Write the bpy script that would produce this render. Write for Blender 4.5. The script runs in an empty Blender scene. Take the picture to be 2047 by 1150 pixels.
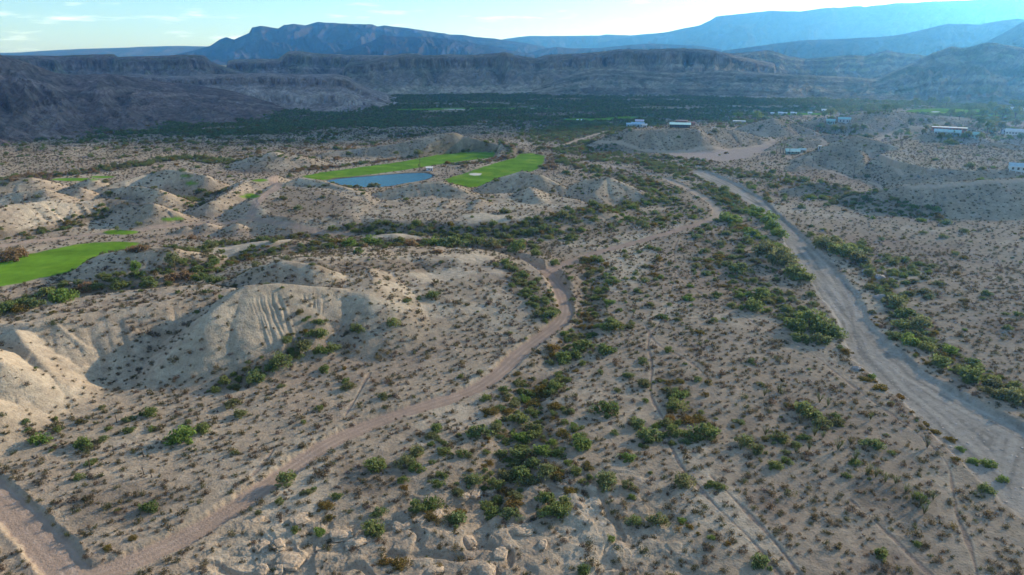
import bpy, math, random
import numpy as np
from mathutils import Vector

R = math.radians
rng = np.random.default_rng(7)
random.seed(7)
scene = bpy.context.scene
COL = scene.collection

# ------------------------------------------------------------------ camera model
CAM_H = 100.0
PITCH = R(19.0)
FPX = 1365.0
CX, CY = 1023.5, 575.0
SUN_AZ, SUN_EL = R(54.0), R(17.0)      # clockwise from straight ahead (+Y)

def ray(px, py):
    x = (px - CX) / FPX
    u = (CY - py) / FPX
    return (x, math.cos(PITCH) + u * math.sin(PITCH), -math.sin(PITCH) + u * math.cos(PITCH))

def at_h(px, py, h=0.0):
    """world point where the sight line meets the level h"""
    d = ray(px, py)
    t = (CAM_H - h) / max(-d[2], 1e-4)
    return (d[0] * t, d[1] * t)

def az_of(px, py):
    d = ray(px, py)
    return math.atan2(d[0], d[1])

def tan_el(px, py):
    d = ray(px, py)
    return d[2] / math.hypot(d[0], d[1])

# where the clouds' shadow falls (x, y, radii)
CLOUDS = [(-1300,1250,500,400),(-850,1150,420,260),(-500,1180,380,220),(-150,1150,360,190),(120,1180,220,130),(-1700,1700,600,500),(-1150,1350,500,330),(-700,1500,560,330),(-350,1420,420,260),(0,1500,420,260),(-900,2000,700,380),(-200,2000,500,260),(-1300,2900,700,420)]
# ------------------------------------------------------------------ noise
_perm = rng.permutation(256).astype(np.int32)
_perm = np.concatenate([_perm, _perm])
_ga = rng.uniform(0, 2 * np.pi, 256)
_gx, _gy = np.cos(_ga).astype(np.float32), np.sin(_ga).astype(np.float32)

def perlin(x, y):
    x = np.asarray(x, np.float64); y = np.asarray(y, np.float64)
    xi = np.floor(x); yi = np.floor(y)
    fx = (x - xi).astype(np.float32); fy = (y - yi).astype(np.float32)
    xi = xi.astype(np.int64) & 255; yi = yi.astype(np.int64) & 255
    u = fx * fx * fx * (fx * (fx * 6 - 15) + 10)
    v = fy * fy * fy * (fy * (fy * 6 - 15) + 10)
    x1 = (xi + 1) & 255; y1 = (yi + 1) & 255
    def g(ix, iy, ax, ay):
        h = _perm[_perm[ix] + iy]
        return _gx[h] * ax + _gy[h] * ay
    a = g(xi, yi, fx, fy); b = g(x1, yi, fx - 1, fy)
    c = g(xi, y1, fx, fy - 1); d = g(x1, y1, fx - 1, fy - 1)
    ab = a + u * (b - a); cd = c + u * (d - c)
    return (ab + v * (cd - ab)) * 1.5

def fbm(x, y, lam, octv=4, seed=0.0, gain=0.5):
    s = 0.0; a = 1.0; f = 1.0 / lam; n = 0.0
    for i in range(octv):
        s = s + a * perlin(x * f + seed * 17.3 + i * 31.7, y * f + seed * 9.1 + i * 11.9)
        n += a; a *= gain; f *= 2.03
    return s / n

def ridged(x, y, lam, octv=4, seed=0.0):
    s = 0.0; a = 1.0; f = 1.0 / lam; n = 0.0
    for i in range(octv):
        s = s + a * (1 - np.abs(perlin(x * f + seed * 13.7 + i * 21.1, y * f + seed * 5.3 + i * 7.7)) * 2)
        n += a; a *= 0.5; f *= 2.1
    return s / n

def sstep(a, b, x):
    t = np.clip((x - a) / (b - a), 0, 1)
    return t * t * (3 - 2 * t)

def lin(r, g, b):
    f = lambda c: (c / 255 / 12.92) if c <= 10 else (((c / 255) + 0.055) / 1.055) ** 2.4
    return np.array([f(r), f(g), f(b)], np.float32)

# ------------------------------------------------------------------ polar ground grid
AZ_F = np.linspace(R(-49), R(49), 1700)
AZ_C = np.linspace(R(49), R(311), 89)[1:-1]
AZ = np.concatenate([AZ_F, AZ_C])
RR = np.concatenate([np.linspace(3, 84, 28), 86 * np.exp(np.arange(0, 1010) * 0.00300), np.geomspace(1800, 14200, 50)])
NR, NA = len(RR), len(AZ)
SA, CA = np.sin(AZ), np.cos(AZ)
GX = (RR[:, None] * SA[None, :]).ravel()
GY = (RR[:, None] * CA[None, :]).ravel()
NV = GX.size

def seg_best(X, Y, pts, slope, closed=False, rnd=1.0):
    """tent surface over a polyline: highest of (height - slope*distance); also arc position and distance"""
    best = np.full(X.shape, -1e9); bs = np.zeros(X.shape); bd = np.full(X.shape, 1e9)
    acc = 0.0
    n = len(pts)
    for i in range(n if closed else n - 1):
        x0, y0, h0 = pts[i]; x1, y1, h1 = pts[(i + 1) % n]
        dx, dy = x1 - x0, y1 - y0
        L2 = dx * dx + dy * dy + 1e-9; L = math.sqrt(L2)
        t = np.clip(((X - x0) * dx + (Y - y0) * dy) / L2, 0, 1)
        d = np.hypot(X - x0 - t * dx, Y - y0 - t * dy)
        v = h0 + (h1 - h0) * t - slope * (np.sqrt(d * d + rnd * rnd) - rnd)
        m = v > best
        best[m] = v[m]; bs[m] = acc + t[m] * L; bd[m] = d[m]
        acc += L
    return best, bs, bd

def inside(X, Y, poly):
    c = np.zeros(X.shape, bool)
    n = len(poly)
    for i in range(n):
        x0, y0 = poly[i][0], poly[i][1]; x1, y1 = poly[(i + 1) % n][0], poly[(i + 1) % n][1]
        if y0 == y1: continue
        m = ((y0 > Y) != (y1 > Y)) & (X < (x1 - x0) * (Y - y0) / (y1 - y0) + x0)
        c ^= m
    return c

def sub_idx(pts, marg):
    xs = [p[0] for p in pts]; ys = [p[1] for p in pts]
    return np.nonzero((GX > min(xs) - marg) & (GX < max(xs) + marg) & (GY > min(ys) - marg) & (GY < max(ys) + marg))[0]

def line_dist(pts, marg):
    idx = sub_idx(pts, marg)
    p3 = [(p[0], p[1], 0.0) for p in pts]
    _, s, d = seg_best(GX[idx], GY[idx], p3, 1.0, rnd=0.0)
    return idx, s, d

def poly_sd(poly, marg):
    idx = sub_idx(poly, marg)
    p3 = [(p[0], p[1], 0.0) for p in poly]
    _, s, d = seg_best(GX[idx], GY[idx], p3, 1.0, closed=True, rnd=0.0)
    ins = inside(GX[idx], GY[idx], poly)
    return idx, np.where(ins, -d, d)

# ------------------------------------------------------------------ hills (crest points in sight-line terms: px, py, height in m)
# kind, points, slope, gully depth, gully spacing, rounding
HILLS = [
 # the big eroded hill left of the road
 ('R', [(800,600,3),(745,584,11),(690,577,14),(640,573,16),(560,566,19),(490,571,20)], .50, .6, 2.7, .6),
 ('R', [(490,571,20),(424,622,15.5),(386,663,11),(330,712,6),(285,762,.3)], .60, .45, 3.4, .5),
 ('P', [(500,574,13),(545,530,13),(600,514,13),(680,512,13),(735,535,13),(745,570,13),(735,588,13),(640,582,13)], .45, .45, 2.7, 2),
 ('P', [(700,512,7),(800,506,7),(930,510,7),(985,525,7),(960,545,7),(880,562,7),(800,580,7),(730,590,7)], .17, .5, 12, 6),
 ('R', [(490,548,12),(525,530,17),(565,521,20),(625,529,19),(665,545,15)], .55, .6, 7, 2),
 ('R', [(640,520,15),(720,514,13),(820,511,10),(900,512,9),(960,516,7)], .22, .5, 12, 6),
 # left edge hills and spurs
 ('P', [(-90,640,14),(60,648,14),(110,640,14),(200,622,14),(300,606,14),(400,588,14),(468,577,14),(420,572,12),(300,584,12),(150,600,12),(0,618,12),(-90,630,12)], .46, .8, 11, 3),
 ('R', [(110,645,14),(170,692,8),(232,728,1)], .55, .35, 4, .6),
 ('R', [(200,626,13),(262,662,8),(300,688,3)], .55, .35, 4, .6),
 ('R', [(30,660,15),(62,702,11),(112,760,6),(160,800,.3)], .55, .4, 4, .6),
 ('R', [(-60,690,18),(0,725,14),(38,800,6),(60,850,.3)], .7, .4, 5, .6),
 ('R', [(-120,760,16),(-50,800,10),(-10,850,3)], .6, .9, 5, .8),
 # mound behind the near fairway
 ('R', [(175,525,3),(215,508,8),(265,498,11),(335,497,11.5),(385,510,8),(430,530,2)], .42, .6, 8, 3),
 ('R', [(120,570,2),(200,556,5),(300,545,6),(350,548,4)], .35, .5, 8, 3),
 # badland ridges top left
 ('R', [(308,345,12),(331,339,15),(366,340,16),(410,350,13),(440,362,7)], .55, 1.2, 6, 1),
 ('R', [(308,345,12),(250,362,9),(205,376,6),(185,386,2)], .55, 1.0, 6, 1),
 ('R', [(366,340,15),(372,362,9),(390,378,2)], .6, .8, 5, .8),
 ('R', [(225,378,6),(278,373,12),(317,379,13),(337,396,8),(352,412,2)], .55, 1.0, 6, 1),
 ('R', [(240,408,6),(308,407,11),(340,420,7),(356,432,1)], .5, .9, 6, 1),
 ('R', [(110,388,3),(158,375,10),(190,386,3)], .55, .8, 6, 1),
 ('R', [(145,372,4),(182,358,11),(215,366,5)], .5, .7, 6, 1.5),
 ('R', [(-60,362,12),(0,356,13),(60,356,12),(105,366,6)], .45, .6, 8, 3),
 ('R', [(-60,392,11),(20,384,12),(88,378,13),(125,388,7)], .5, .9, 7, 1.5),
 ('R', [(-60,420,14),(30,408,13),(90,402,12),(150,405,9),(205,397,9),(260,402,7)], .42, 1.2, 8, 2),
 ('R', [(90,402,12),(70,430,7),(60,455,1)], .5, 1.0, 6, 1),
 ('R', [(150,405,9),(140,432,4),(120,450,.5)], .5, 1.0, 6, 1),
 ('R', [(490,362,10),(455,385,9),(420,404,7),(402,420,1)], .5, .6, 7, 1.5),
 ('R', [(490,362,10),(530,358,9),(548,352,7)], .4, .4, 7, 3),
 ('R', [(395,452,2),(412,446,4.5),(432,452,2)], .45, .3, 4, 1), ('R', [(455,452,2),(472,446,5),(485,455,2)], .45, .3, 4, 1),
 ('R', [(355,460,1),(372,455,3),(392,460,1)], .4, .3, 4, 1), ('R', [(560,452,2),(600,446,4),(650,455,2)], .3, .3, 5, 2),
 # middle sandy hills in front of the pond
 ('P', [(530,385,7),(560,365,7),(640,368,7),(720,385,7),(735,405,7),(700,430,7),(600,435,7),(530,425,7),(512,400,7)], .35, .6, 9, 4),
 ('R', [(565,372,7),(600,355,11),(640,362,10),(690,376,8),(725,390,5)], .4, .6, 8, 2),
 ('R', [(720,400,4),(770,382,8),(830,367,12),(880,363,13),(915,378,10),(930,395,6)], .35, .7, 8, 3),
 ('P', [(740,410,6),(820,395,6),(930,390,6),(1060,385,6),(1150,400,6),(1190,418,6),(1080,436,6),(960,440,6),(820,440,6),(720,432,6)], .33, .8, 8, 3),
 ('R', [(860,440,3),(880,415,7),(900,400,8)], .4, .6, 6, 1.5), ('R', [(960,436,3),(945,415,7),(960,398,9)], .4, .6, 6, 1.5),
 ('R', [(1085,420,3),(1075,395,9),(1060,375,11)], .42, .6, 6, 1.5),
 ('R', [(972,380,6),(1000,357,12),(1045,343,16),(1080,350,15),(1120,370,9),(1140,388,4)], .5, .9, 7, 2),
 ('R', [(1128,380,6),(1175,358,12),(1212,352,14),(1255,370,9),(1300,398,2)], .42, .6, 8, 2),
 ('R', [(1212,352,14),(1190,385,7),(1170,402,2)], .45, .5, 6, 2),
 ('R', [(925,436,2),(960,430,4),(1010,438,2)], .3, .2, 6, 3), ('R', [(740,476,1.5),(790,468,4),(850,474,2)], .25, .2, 6, 3),
 ('R', [(480,498,2),(540,484,5),(590,482,4)], .25, .2, 6, 3), ('R', [(590,492,2),(640,480,4),(690,486,2)], .25, .2, 6, 3),
 # dome and grey hills beyond the golf course
 ('R', [(480,326,3),(520,310,9),(548,304,12),(585,310,9),(612,322,3)], .32, .4, 9, 5),
 ('R', [(650,306,3),(700,298,6),(790,287,11),(870,270,18),(905,265,20),(965,274,17),(1025,290,9)], .42, 1.0, 9, 3),
 ('R', [(870,270,18),(850,290,8),(840,302,2)], .45, .7, 8, 2),
 # house hills
 ('P', [(1255,256,20),(1300,252,20),(1345,252,21),(1395,253,21),(1385,258,21),(1330,259,20),(1265,260,20)], .46, 1.3, 13, 4),
 ('R', [(1190,286,3),(1225,266,13),(1262,257,20)], .42, .8, 10, 3),
 ('R', [(1390,254,21),(1430,254,20),(1470,260,16),(1510,272,9),(1545,284,2)], .42, 1.0, 11, 3),
 ('R', [(1325,260,20),(1285,285,7),(1260,298,1)], .48, .7, 8, 2), ('R', [(1392,258,21),(1440,282,7),(1460,295,1)], .5, .6, 8, 2),
 ('R', [(1470,258,6),(1510,245,13),(1545,236,20),(1575,243,15),(1625,260,6)], .42, .9, 9, 2),
 ('R', [(1545,236,20),(1530,256,9),(1520,268,2)], .45, .7, 8, 2),
 ('R', [(1580,246,8),(1650,238,16),(1700,230,21),(1760,224,23),(1810,224,22),(1870,232,17),(1940,243,9),(2010,252,4)], .35, 1.2, 12, 4),
 ('R', [(1570,285,5),(1600,272,10),(1650,268,11),(1700,276,8)], .35, .6, 9, 3), ('R', [(1540,295,3),(1590,281,8),(1640,279,8)], .35, .5, 9, 3),
 ('R', [(1590,335,3),(1625,308,11),(1665,287,19),(1715,271,25),(1750,279,22),(1790,291,18)], .42, 1.4, 8, 2),
 ('R', [(1715,271,25),(1720,300,14),(1730,335,6)], .42, 1.0, 7, 2),
 ('P', [(1790,292,15),(1830,272,18),(1870,264,19),(1920,268,19),(1990,285,17),(2070,300,16),(2100,340,14),(2047,345,12),(1960,348,12),(1850,348,10),(1790,335,9),(1755,320,10)], .33, 1.2, 9, 5),
 ('R', [(1820,275,17),(1860,264,22),(1905,262,23),(1940,272,20)], .4, .9, 8, 2),
 ('R', [(1715,386,6),(1800,370,14),(1900,365,17),(1990,360,19),(2120,350,21)], .38, .9, 9, 4),
 ('R', [(1880,352,10),(1960,338,15),(2060,335,16)], .3, .5, 9, 5),
 ('R', [(1570,378,2),(1610,368,6),(1650,364,7),(1700,378,3)], .4, .5, 6, 2),
 ('R', [(2000,282,10),(2047,266,16),(2090,270,15)], .4, .5, 9, 2),
]

Z = np.zeros(NV)
Dist = np.hypot(GX, GY)
near = Dist < 1950
base = np.zeros(NV)
nx, ny = GX[near], GY[near]
base[near] = 1.3 * fbm(nx, ny, 95, 3, 1) + .45 * fbm(nx, ny, 17, 3, 2)
fade = 1 - sstep(1500, 1950, Dist)
base *= fade
top = np.full(NV, -6.0)
gul = np.zeros(NV)
for kind, pts, slope, ga, gl, rnd in HILLS:
    if pts[0][0] > 1180 and pts[0][1] < 400: slope *= 1.25; ga *= 1.4; rnd *= .6
    w = [at_h(p[0], p[1], p[2]) + (p[2],) for p in pts]
    hm = max(p[2] for p in w)
    idx = sub_idx(w, hm / slope + 12)
    X, Y = GX[idx], GY[idx]
    wx = X + .55 * perlin(X / 9, Y / 9) + .2 * perlin(X / 3.1, Y / 3.1)
    wy = Y + .55 * perlin(X / 9 + 40, Y / 9) + .2 * perlin(X / 3.1 + 9, Y / 3.1)
    v, s, d = seg_best(wx, wy, w, slope, closed=(kind == 'P'), rnd=rnd)
    s = s + 2.0 * perlin(X / 30, Y / 30)
    g = 1 - np.abs(perlin(s / gl, d / (gl * 9) + 3)) * 2.2 + .5 * (1 - np.abs(perlin(s / gl * 2.3 + 7, d / (gl * 7))) * 2)
    depth = .62 * ga * g * (.7 + .9 * perlin(s / 17, d / 40 + 2)) * sstep(1.0, 9.0, d) * sstep(-.5, 3.5, v)
    if kind == 'P':
        ins = inside(wx, wy, w)
        hi = np.mean([p[2] for p in w])
        v = np.where(ins, np.maximum(v, hi) + .5 * perlin(X / 22, Y / 22) , v)
        depth = np.where(ins, 0, depth)
    v2 = v - depth
    m = v2 > top[idx]
    top[idx[m]] = v2[m]
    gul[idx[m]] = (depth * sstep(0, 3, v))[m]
k = .55
soft = np.where(top > 8, top, k * np.log1p(np.exp(np.clip(top, -8, 8) / k)))
hillness = sstep(.5, 4.0, soft)
Z = base + soft
HX, HY = GX[near], GY[near]
rough = .20 * fbm(HX, HY, 6.5, 3, 5) + .05 * perlin(HX / 1.7, HY / 1.7)
Z[near] += rough * (0.55 + .35 * hillness[near]) * fade[near]

# eroded gully ground at the bottom of the view, the central draw and the wash bed
def P0(lst): return [at_h(x, y, 0) for x, y in lst]
bad = P0([(430,1060),(520,1022),(640,1040),(790,1000),(930,935),(1010,900),(1120,940),(1290,955),(1380,1040),(1440,1170),(700,1320),(330,1180)])
idx, sd = poly_sd(bad, 30)
bm = np.zeros(NV); bm[idx] = sstep(5, -7, sd + 3 * perlin(GX[idx] / 7, GY[idx] / 7))
ii = np.nonzero(bm > 0)[0]
q = fbm(GX[ii], GY[ii], 15, 3, 11) + .30 * perlin(GX[ii] / 4.1, GY[ii] / 4.1)
st = np.round(q * 4) / 4
q2 = st + (q - st) * .25
st2 = sstep(.0, .04, np.abs(fbm(GX[ii], GY[ii], 24, 3, 14)) - .05)
Z[ii] += bm[ii] * (-1.2 + 1.0 * q2 + .7 * st2 + .22 * fbm(GX[ii], GY[ii], 2.2, 3, 3) + .25 * (ridged(GX[ii], GY[ii], 6, 3, 8) - .5))
BAD = bm
draw = P0([(1180,560),(1165,640),(1140,700),(1065,780),(1045,860),(1010,940),(950,1010)])
idx, s, d = line_dist(draw, 30)
Z[idx] -= 1.6 * sstep(10, 1, d + 2 * perlin(GX[idx] / 8, GY[idx] / 8))
WASH_L = [(1372,343),(1440,374),(1500,407),(1545,442),(1566,482),(1600,535),(1640,592),(1672,640),(1692,700),(1750,762),(1820,822),(1880,882),(1940,945),(2000,1004),(2080,1060)]
WASH_R = [(1410,338),(1480,368),(1530,398),(1574,440),(1622,482),(1660,520),(1694,560),(1722,592),(1740,640),(1794,692),(1855,742),(1925,784),(2000,822),(2110,880)]
wash = P0(WASH_L + WASH_R[::-1])
idx, sd = poly_sd(wash, 60)
washm = np.zeros(NV)
sdn = sd + 1.0 * perlin(GX[idx] / 10, GY[idx] / 10) + .6 * perlin(GX[idx] / 3, GY[idx] / 3)
washm[idx] = sstep(.6, -.8, sdn)
Z[idx] = Z[idx] * (1 - .8 * washm[idx]) - 1.3 * sstep(.4, -2.0, sdn)
ch = np.abs(perlin(GY[idx] / 60, sd / 5))
Z[idx] += washm[idx] * .22 * (ch - .3)
# roads: flatten and cut in a little
ROADS = [
 ([(90,1185),(165,1158),(235,1132),(300,1104),(380,1066),(470,1012),(560,948),(640,893),(720,853),(800,824),(880,799),(950,775),(1000,741),(1040,701),(1090,666),(1124,641),(1132,615),(1124,585),(1111,565),(1092,547),(1060,530),(1030,516),(995,508),(940,502),(880,498)], 3.0, .9),
 ([(-60,945),(0,992),(45,1036),(84,1078),(118,1118),(150,1160),(170,1230)], 3.3, .6),
 ([(1092,549),(1105,538),(1135,524),(1200,501),(1290,479),(1350,461),(1400,446),(1438,432),(1432,413),(1402,390),(1352,366),(1305,350),(1255,340),(1215,328)], 3.0, .6),
 ([(1190,284),(1250,299),(1330,305),(1420,299),(1500,295),(1532,290),(1547,283),(1540,274),(1510,264)], 2.6, .5),
 ([(1500,300),(1560,306),(1610,318),(1660,340),(1700,357),(1760,368),(1800,373),(1850,374),(1950,369),(2080,360)], 1.5, .4),
 ([(548,352),(545,365),(558,372),(540,384),(520,396),(505,420),(500,434)], 3.2, .5),
 ([(0,492),(80,480),(170,470),(260,462),(330,452),(420,446),(500,436),(600,460),(700,468)], 2.4, .3),
 ([(1130,290),(1160,278),(1215,262)], 3.0, .3),
 ([(1735,300),(1765,312),(1790,330),(1802,350)], 1.6, .3),
 ([(1640,278),(1700,285),(1760,270),(1840,252),(1890,246)], 3.5, .2),
]
roadm = np.zeros(NV); roadc = np.zeros(NV); roads_side = np.zeros(NV)
flatm = np.zeros(NV); cutm = np.zeros(NV); berm = np.zeros(NV)
def smooth_line(pw, n=2):
    for _ in range(n):
        o = [pw[0]]
        for i in range(len(pw) - 1):
            a, b = pw[i], pw[i + 1]
            o += [(a[0]*.75+b[0]*.25, a[1]*.75+b[1]*.25), (a[0]*.25+b[0]*.75, a[1]*.25+b[1]*.75)]
        pw = o + [pw[-1]]
    return pw
def lay_road(pw, n, hw, dep):
    pw = smooth_line(pw)
    idx, s, d = line_dist(pw, hw * 4 + 5)
    wv = 1 + .14 * perlin(s / 14, s * 0 + n)
    d = d / wv
    d2 = d + .45 * perlin(GX[idx] / 4, GY[idx] / 4) + .35 * perlin(GX[idx] / 1.5, GY[idx] / 1.5)
    m = sstep(hw + .5, hw - .3, d2)
    if n < 3:
        flatm[idx] = np.maximum(flatm[idx], sstep(hw * 2.2, hw, d))
        cutm[idx] = np.maximum(cutm[idx], dep * sstep(hw + 1.2, hw - .3, d2))
        berm[idx] = np.maximum(berm[idx], .13 * np.exp(-((d - hw - 1.1) / .8) ** 2) * (1 + perlin(s / 6, s * 0 + n)))
    roadm[idx] = np.maximum(roadm[idx], m)
    rut = np.exp(-((np.abs(d) - .95) / .42) ** 2) + .6 * np.exp(-((d - hw + .5) / .35) ** 2)
    roadc[idx] = np.where(m > .3, rut * (.7 + .6 * perlin(s / 9, s * 0 + 5)), roadc[idx])
for n, (pl, hw, dep) in enumerate(ROADS[:3]): lay_road(P0(pl), n, hw, dep)
Z = Z * (1 - .8 * flatm) + .8 * flatm * (base * .5) - cutm + berm * (1 - sstep(.1, .5, roadm))
# golf and pond are level
FAIR = [
 [(-80,590),(0,574),(60,562),(130,548),(182,532),(212,514),(250,500),(279,489),(268,484),(190,484),(150,489),(100,499),(50,510),(-80,534)],
 [(605,353),(640,345),(720,334),(800,324),(870,311),(930,304),(990,305),(985,315),(930,321),(870,330),(800,341),(720,351),(672,357),(630,362)],
 [(890,358),(902,371),(932,377),(970,372),(1000,360),(1040,349),(1072,340),(1086,326),(1090,312),(1062,307),(1040,308),(1028,316),(1000,323),(960,336),(918,350)],
]
POND = [(640,364),(672,356),(740,351),(800,346),(850,344),(868,350),(854,358),(806,366),(776,372),(720,373),(670,371)]
fairm = np.zeros(NV)
for pl in FAIR:
    idx, sd = poly_sd(P0(pl), 25)
    fl = sstep(8, 0, sd)
    Z[idx] = Z[idx] * (1 - fl) + fl * (.5 * base[idx])
    fairm[idx] = np.maximum(fairm[idx], sstep(1.2, -1.2, sd + 1.4 * perlin(GX[idx] / 6, GY[idx] / 6) + .7 * perlin(GX[idx] / 2, GY[idx] / 2)))
idx, sd = poly_sd(P0(POND), 25)
fl = sstep(8, 1, sd)
Z[idx] = Z[idx] * (1 - fl) - fl * .1
Z[idx] -= 1.8 * sstep(2.0, -3, sd)
pondm = np.zeros(NV); pondm[idx] = sstep(3.5, 0, sd)
fairm *= (1 - pondm)

ZG = Z.reshape(NR, NA)
daz = AZ_F[1] - AZ_F[0]

def col_of(az): return np.clip(np.round((az - AZ_F[0]) / daz).astype(int), 0, len(AZ_F) - 1)
def row_of(r):
    return np.clip(np.searchsorted(RR, r), 1, NR - 1)
def height(x, y):
    x = np.asarray(x, float); y = np.asarray(y, float)
    a = np.arctan2(x, y); r = np.hypot(x, y)
    j = col_of(a); i = row_of(r)
    t = np.clip((r - RR[i - 1]) / (RR[i] - RR[i - 1]), 0, 1)
    return ZG[i - 1, j] * (1 - t) + ZG[i, j] * t
def lookup(arr, x, y):
    A = arr.reshape(NR, NA)
    return A[row_of(np.hypot(x, y)), col_of(np.arctan2(x, y))]
def hit(px, py):
    """where the sight line meets the built ground"""
    d = ray(px, py)
    az = math.atan2(d[0], d[1]); te = d[2] / math.hypot(d[0], d[1])
    j = int(col_of(np.array(az)))
    zz = ZG[:, j]; lz = CAM_H + RR * te
    ok = np.nonzero((zz >= lz) & (RR > 60))[0]
    i = ok[0] if len(ok) else NR - 1
    if i > 0:
        a0 = lz[i-1] - zz[i-1]; a1 = lz[i] - zz[i]
        t = a0 / (a0 - a1 + 1e-9)
        r = RR[i-1] + (RR[i] - RR[i-1]) * t
    else: r = RR[i]
    return (r * math.sin(az), r * math.cos(az), float(CAM_H + r * te))
def HP(lst): return [hit(x, y)[:2] for x, y in lst]

for n, (pl, hw, dep) in list(enumerate(ROADS))[3:]: lay_road(HP(pl), n, hw, dep)
# ------------------------------------------------------------------ ground cover colours (what the surface is made of)
def C(*a): return np.array(a, np.float32)
SAND, PALE, PINK, BROWN = C(.365,.30,.218), C(.50,.43,.32), C(.305,.24,.178), C(.18,.145,.11)
GREY, ROADC, WASHC = C(.30,.275,.25), C(.325,.25,.192), C(.35,.32,.265)
cov = np.zeros((NV, 3), np.float32)
AZg = np.arctan2(GX, GY)
n1 = np.zeros(NV); n2 = np.zeros(NV); n3 = np.zeros(NV)
n1[near] = fbm(HX, HY, 70, 4, 21); n2[near] = fbm(HX, HY, 18, 4, 22); n3[near] = fbm(HX, HY, 5, 3, 23)
n1[~near] = fbm(GX[~near], GY[~near], 600, 3, 24)
def mix(a, b, t): return a * (1 - t[:, None]) + b * t[:, None]
cov[:] = SAND
cov = mix(cov, PINK, sstep(.0, .5, n1 + .4 * n2) * .8)
cov = mix(cov, PALE, sstep(.1, .5, -n1 + .7 * n2 + .3 * n3) * .7)
cov = mix(cov, BROWN, sstep(.25, .6, n2 + .5 * n3) * .35)
cov = mix(cov, PALE, hillness * sstep(-.3, .5, n2 + n3) * .55)
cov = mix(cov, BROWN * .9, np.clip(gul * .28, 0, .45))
cov = mix(cov, PALE, BAD * sstep(-.1, .5, n2 + .6 * n3) * .6)
def tint(pl, colr, amt, soft_=4.0, marg=30, noise=1.0):
    global cov
    idx, sd = poly_sd(HP(pl), marg)
    m = sstep(soft_, -soft_, sd + noise * soft_ * 1.2 * (perlin(GX[idx] / (soft_*2), GY[idx] / (soft_*2)) + .5*perlin(GX[idx] / (soft_*.7), GY[idx] / (soft_*.7)))) * amt
    cov[idx] = mix(cov[idx], colr, m)
# dark desert pavement and pale bare patches the photo shows
for pl in ([(520,385),(600,375),(690,395),(700,430),(600,440),(530,430)], [(440,345),(500,335),(600,345),(560,350)], [(70,1010),(180,975),(330,950),(350,990),(250,1060),(130,1050)],
           [(640,525),(760,515),(900,520),(900,535),(760,540),(650,540)], [(200,395),(290,385),(300,410),(220,425)], [(660,930),(760,910),(830,960),(760,1010),(680,990)],
           [(1690,950),(1800,930),(1850,1010),(1800,1060),(1720,1010)]):
    tint(pl, BROWN, .6, 5)
for pl in ([(820,550),(870,538),(930,535),(955,545),(900,560),(850,565)], [(900,510),(960,508),(995,518),(960,526),(920,522)], [(925,432),(965,425),(1015,436),(1000,446),(940,444)],
           [(730,470),(800,464),(855,470),(840,478),(740,478)], [(400,495),(500,485),(590,478),(560,492),(430,510)], [(590,488),(650,480),(700,490),(640,500)],
           [(1340,1005),(1420,930),(1450,960),(1590,1130),(1540,1150)], [(1330,850),(1400,880),(1400,930),(1360,920)], [(1100,970),(1200,980),(1220,1150),(1140,1150)],
           [(1790,285),(1830,330),(1880,335),(1860,345),(1760,330)], [(1240,470),(1300,465),(1290,560),(1200,600),(1180,560)], [(60,405),(140,400),(150,440),(40,460)],
           [(540,385),(560,380),(560,395),(540,395)]):
    tint(pl, PALE, .75, 3)
for pl in ([(400,470),(520,458),(700,470),(690,480),(500,478),(380,482)], [(0,480),(100,468),(200,468),(120,490),(0,500)]):
    tint(pl, PINK, .5, 3)
tint([(1318,306),(1420,301),(1520,292),(1552,284),(1528,302),(1492,316),(1450,322),(1395,320)], C(.40,.33,.28), .9, 3)
tint([(1640,265),(1700,255),(1800,240),(1810,262),(1700,275)], GREY, .5, 6)
tint([(1880,270),(1950,278),(2047,262),(2047,285),(1960,292),(1880,280)], C(.42,.38,.35), .8, 4)
tint([(2000,240),(2060,238),(2060,255),(1990,250)], C(.42,.34,.3), .8, 4)
# trails worn in the sand
TRAILS = [
 [(1350,545),(1400,590),(1480,630),(1560,670),(1620,702),(1680,752),(1740,800),(1800,840),(1850,880),(1898,925),(1906,980),(1912,1030),(1935,1080),(1960,1170)],
 [(1350,545),(1340,590),(1325,640),(1290,680),(1306,730),(1296,790),(1330,840),(1340,890),(1362,935),(1405,985),(1455,1035),(1505,1080),(1560,1150)],
 [(1290,650),(1310,690),(1380,720),(1420,760)], [(545,900),(530,925),(505,950)], [(1700,1000),(1760,1050),(1860,1150)], [(1420,950),(1480,1010),(1540,1070),(1600,1150)],
 [(740,745),(715,790),(690,830)], [(1355,545),(1345,500),(1360,470)],
]
trailm = np.zeros(NV)
for pl in TRAILS:
    pw = HP(pl)
    for _ in range(2):
        o = [pw[0]]
        for i in range(len(pw) - 1):
            a, b = pw[i], pw[i + 1]
            o += [(a[0]*.75+b[0]*.25, a[1]*.75+b[1]*.25), (a[0]*.25+b[0]*.75, a[1]*.25+b[1]*.75)]
        pw = o + [pw[-1]]
    idx, s, d = line_dist(pw, 8)
    d = d + .5 * perlin(GX[idx] / 9, GY[idx] / 9)
    m = sstep(.55, .25, d)
    trailm[idx] = np.maximum(trailm[idx], sstep(1.2, .5, d))
    cov[idx] = mix(cov[idx], C(.24,.19,.155), m * .65)
    cov[idx] = mix(cov[idx], PALE, np.exp(-((d - .8) / .3) ** 2) * .35)
    Z[idx] -= .18 * m
cov = mix(cov, ROADC * C(1, 1, 1), roadm)
cov = mix(cov, PALE, (AZg > R(4)) * (Dist > 440) * roadm * .5)  # distant right-hand roads mixed paler: sunlit look put into the colour
cov = cov * (1 + (roadm * .12 * np.clip(n3 + n2, -1, 1)))[:, None]
cov = mix(cov, ROADC * 1.45, roadm * roadc * (.4 + .6 * sstep(-.3, .4, n3 + n2)))
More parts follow.
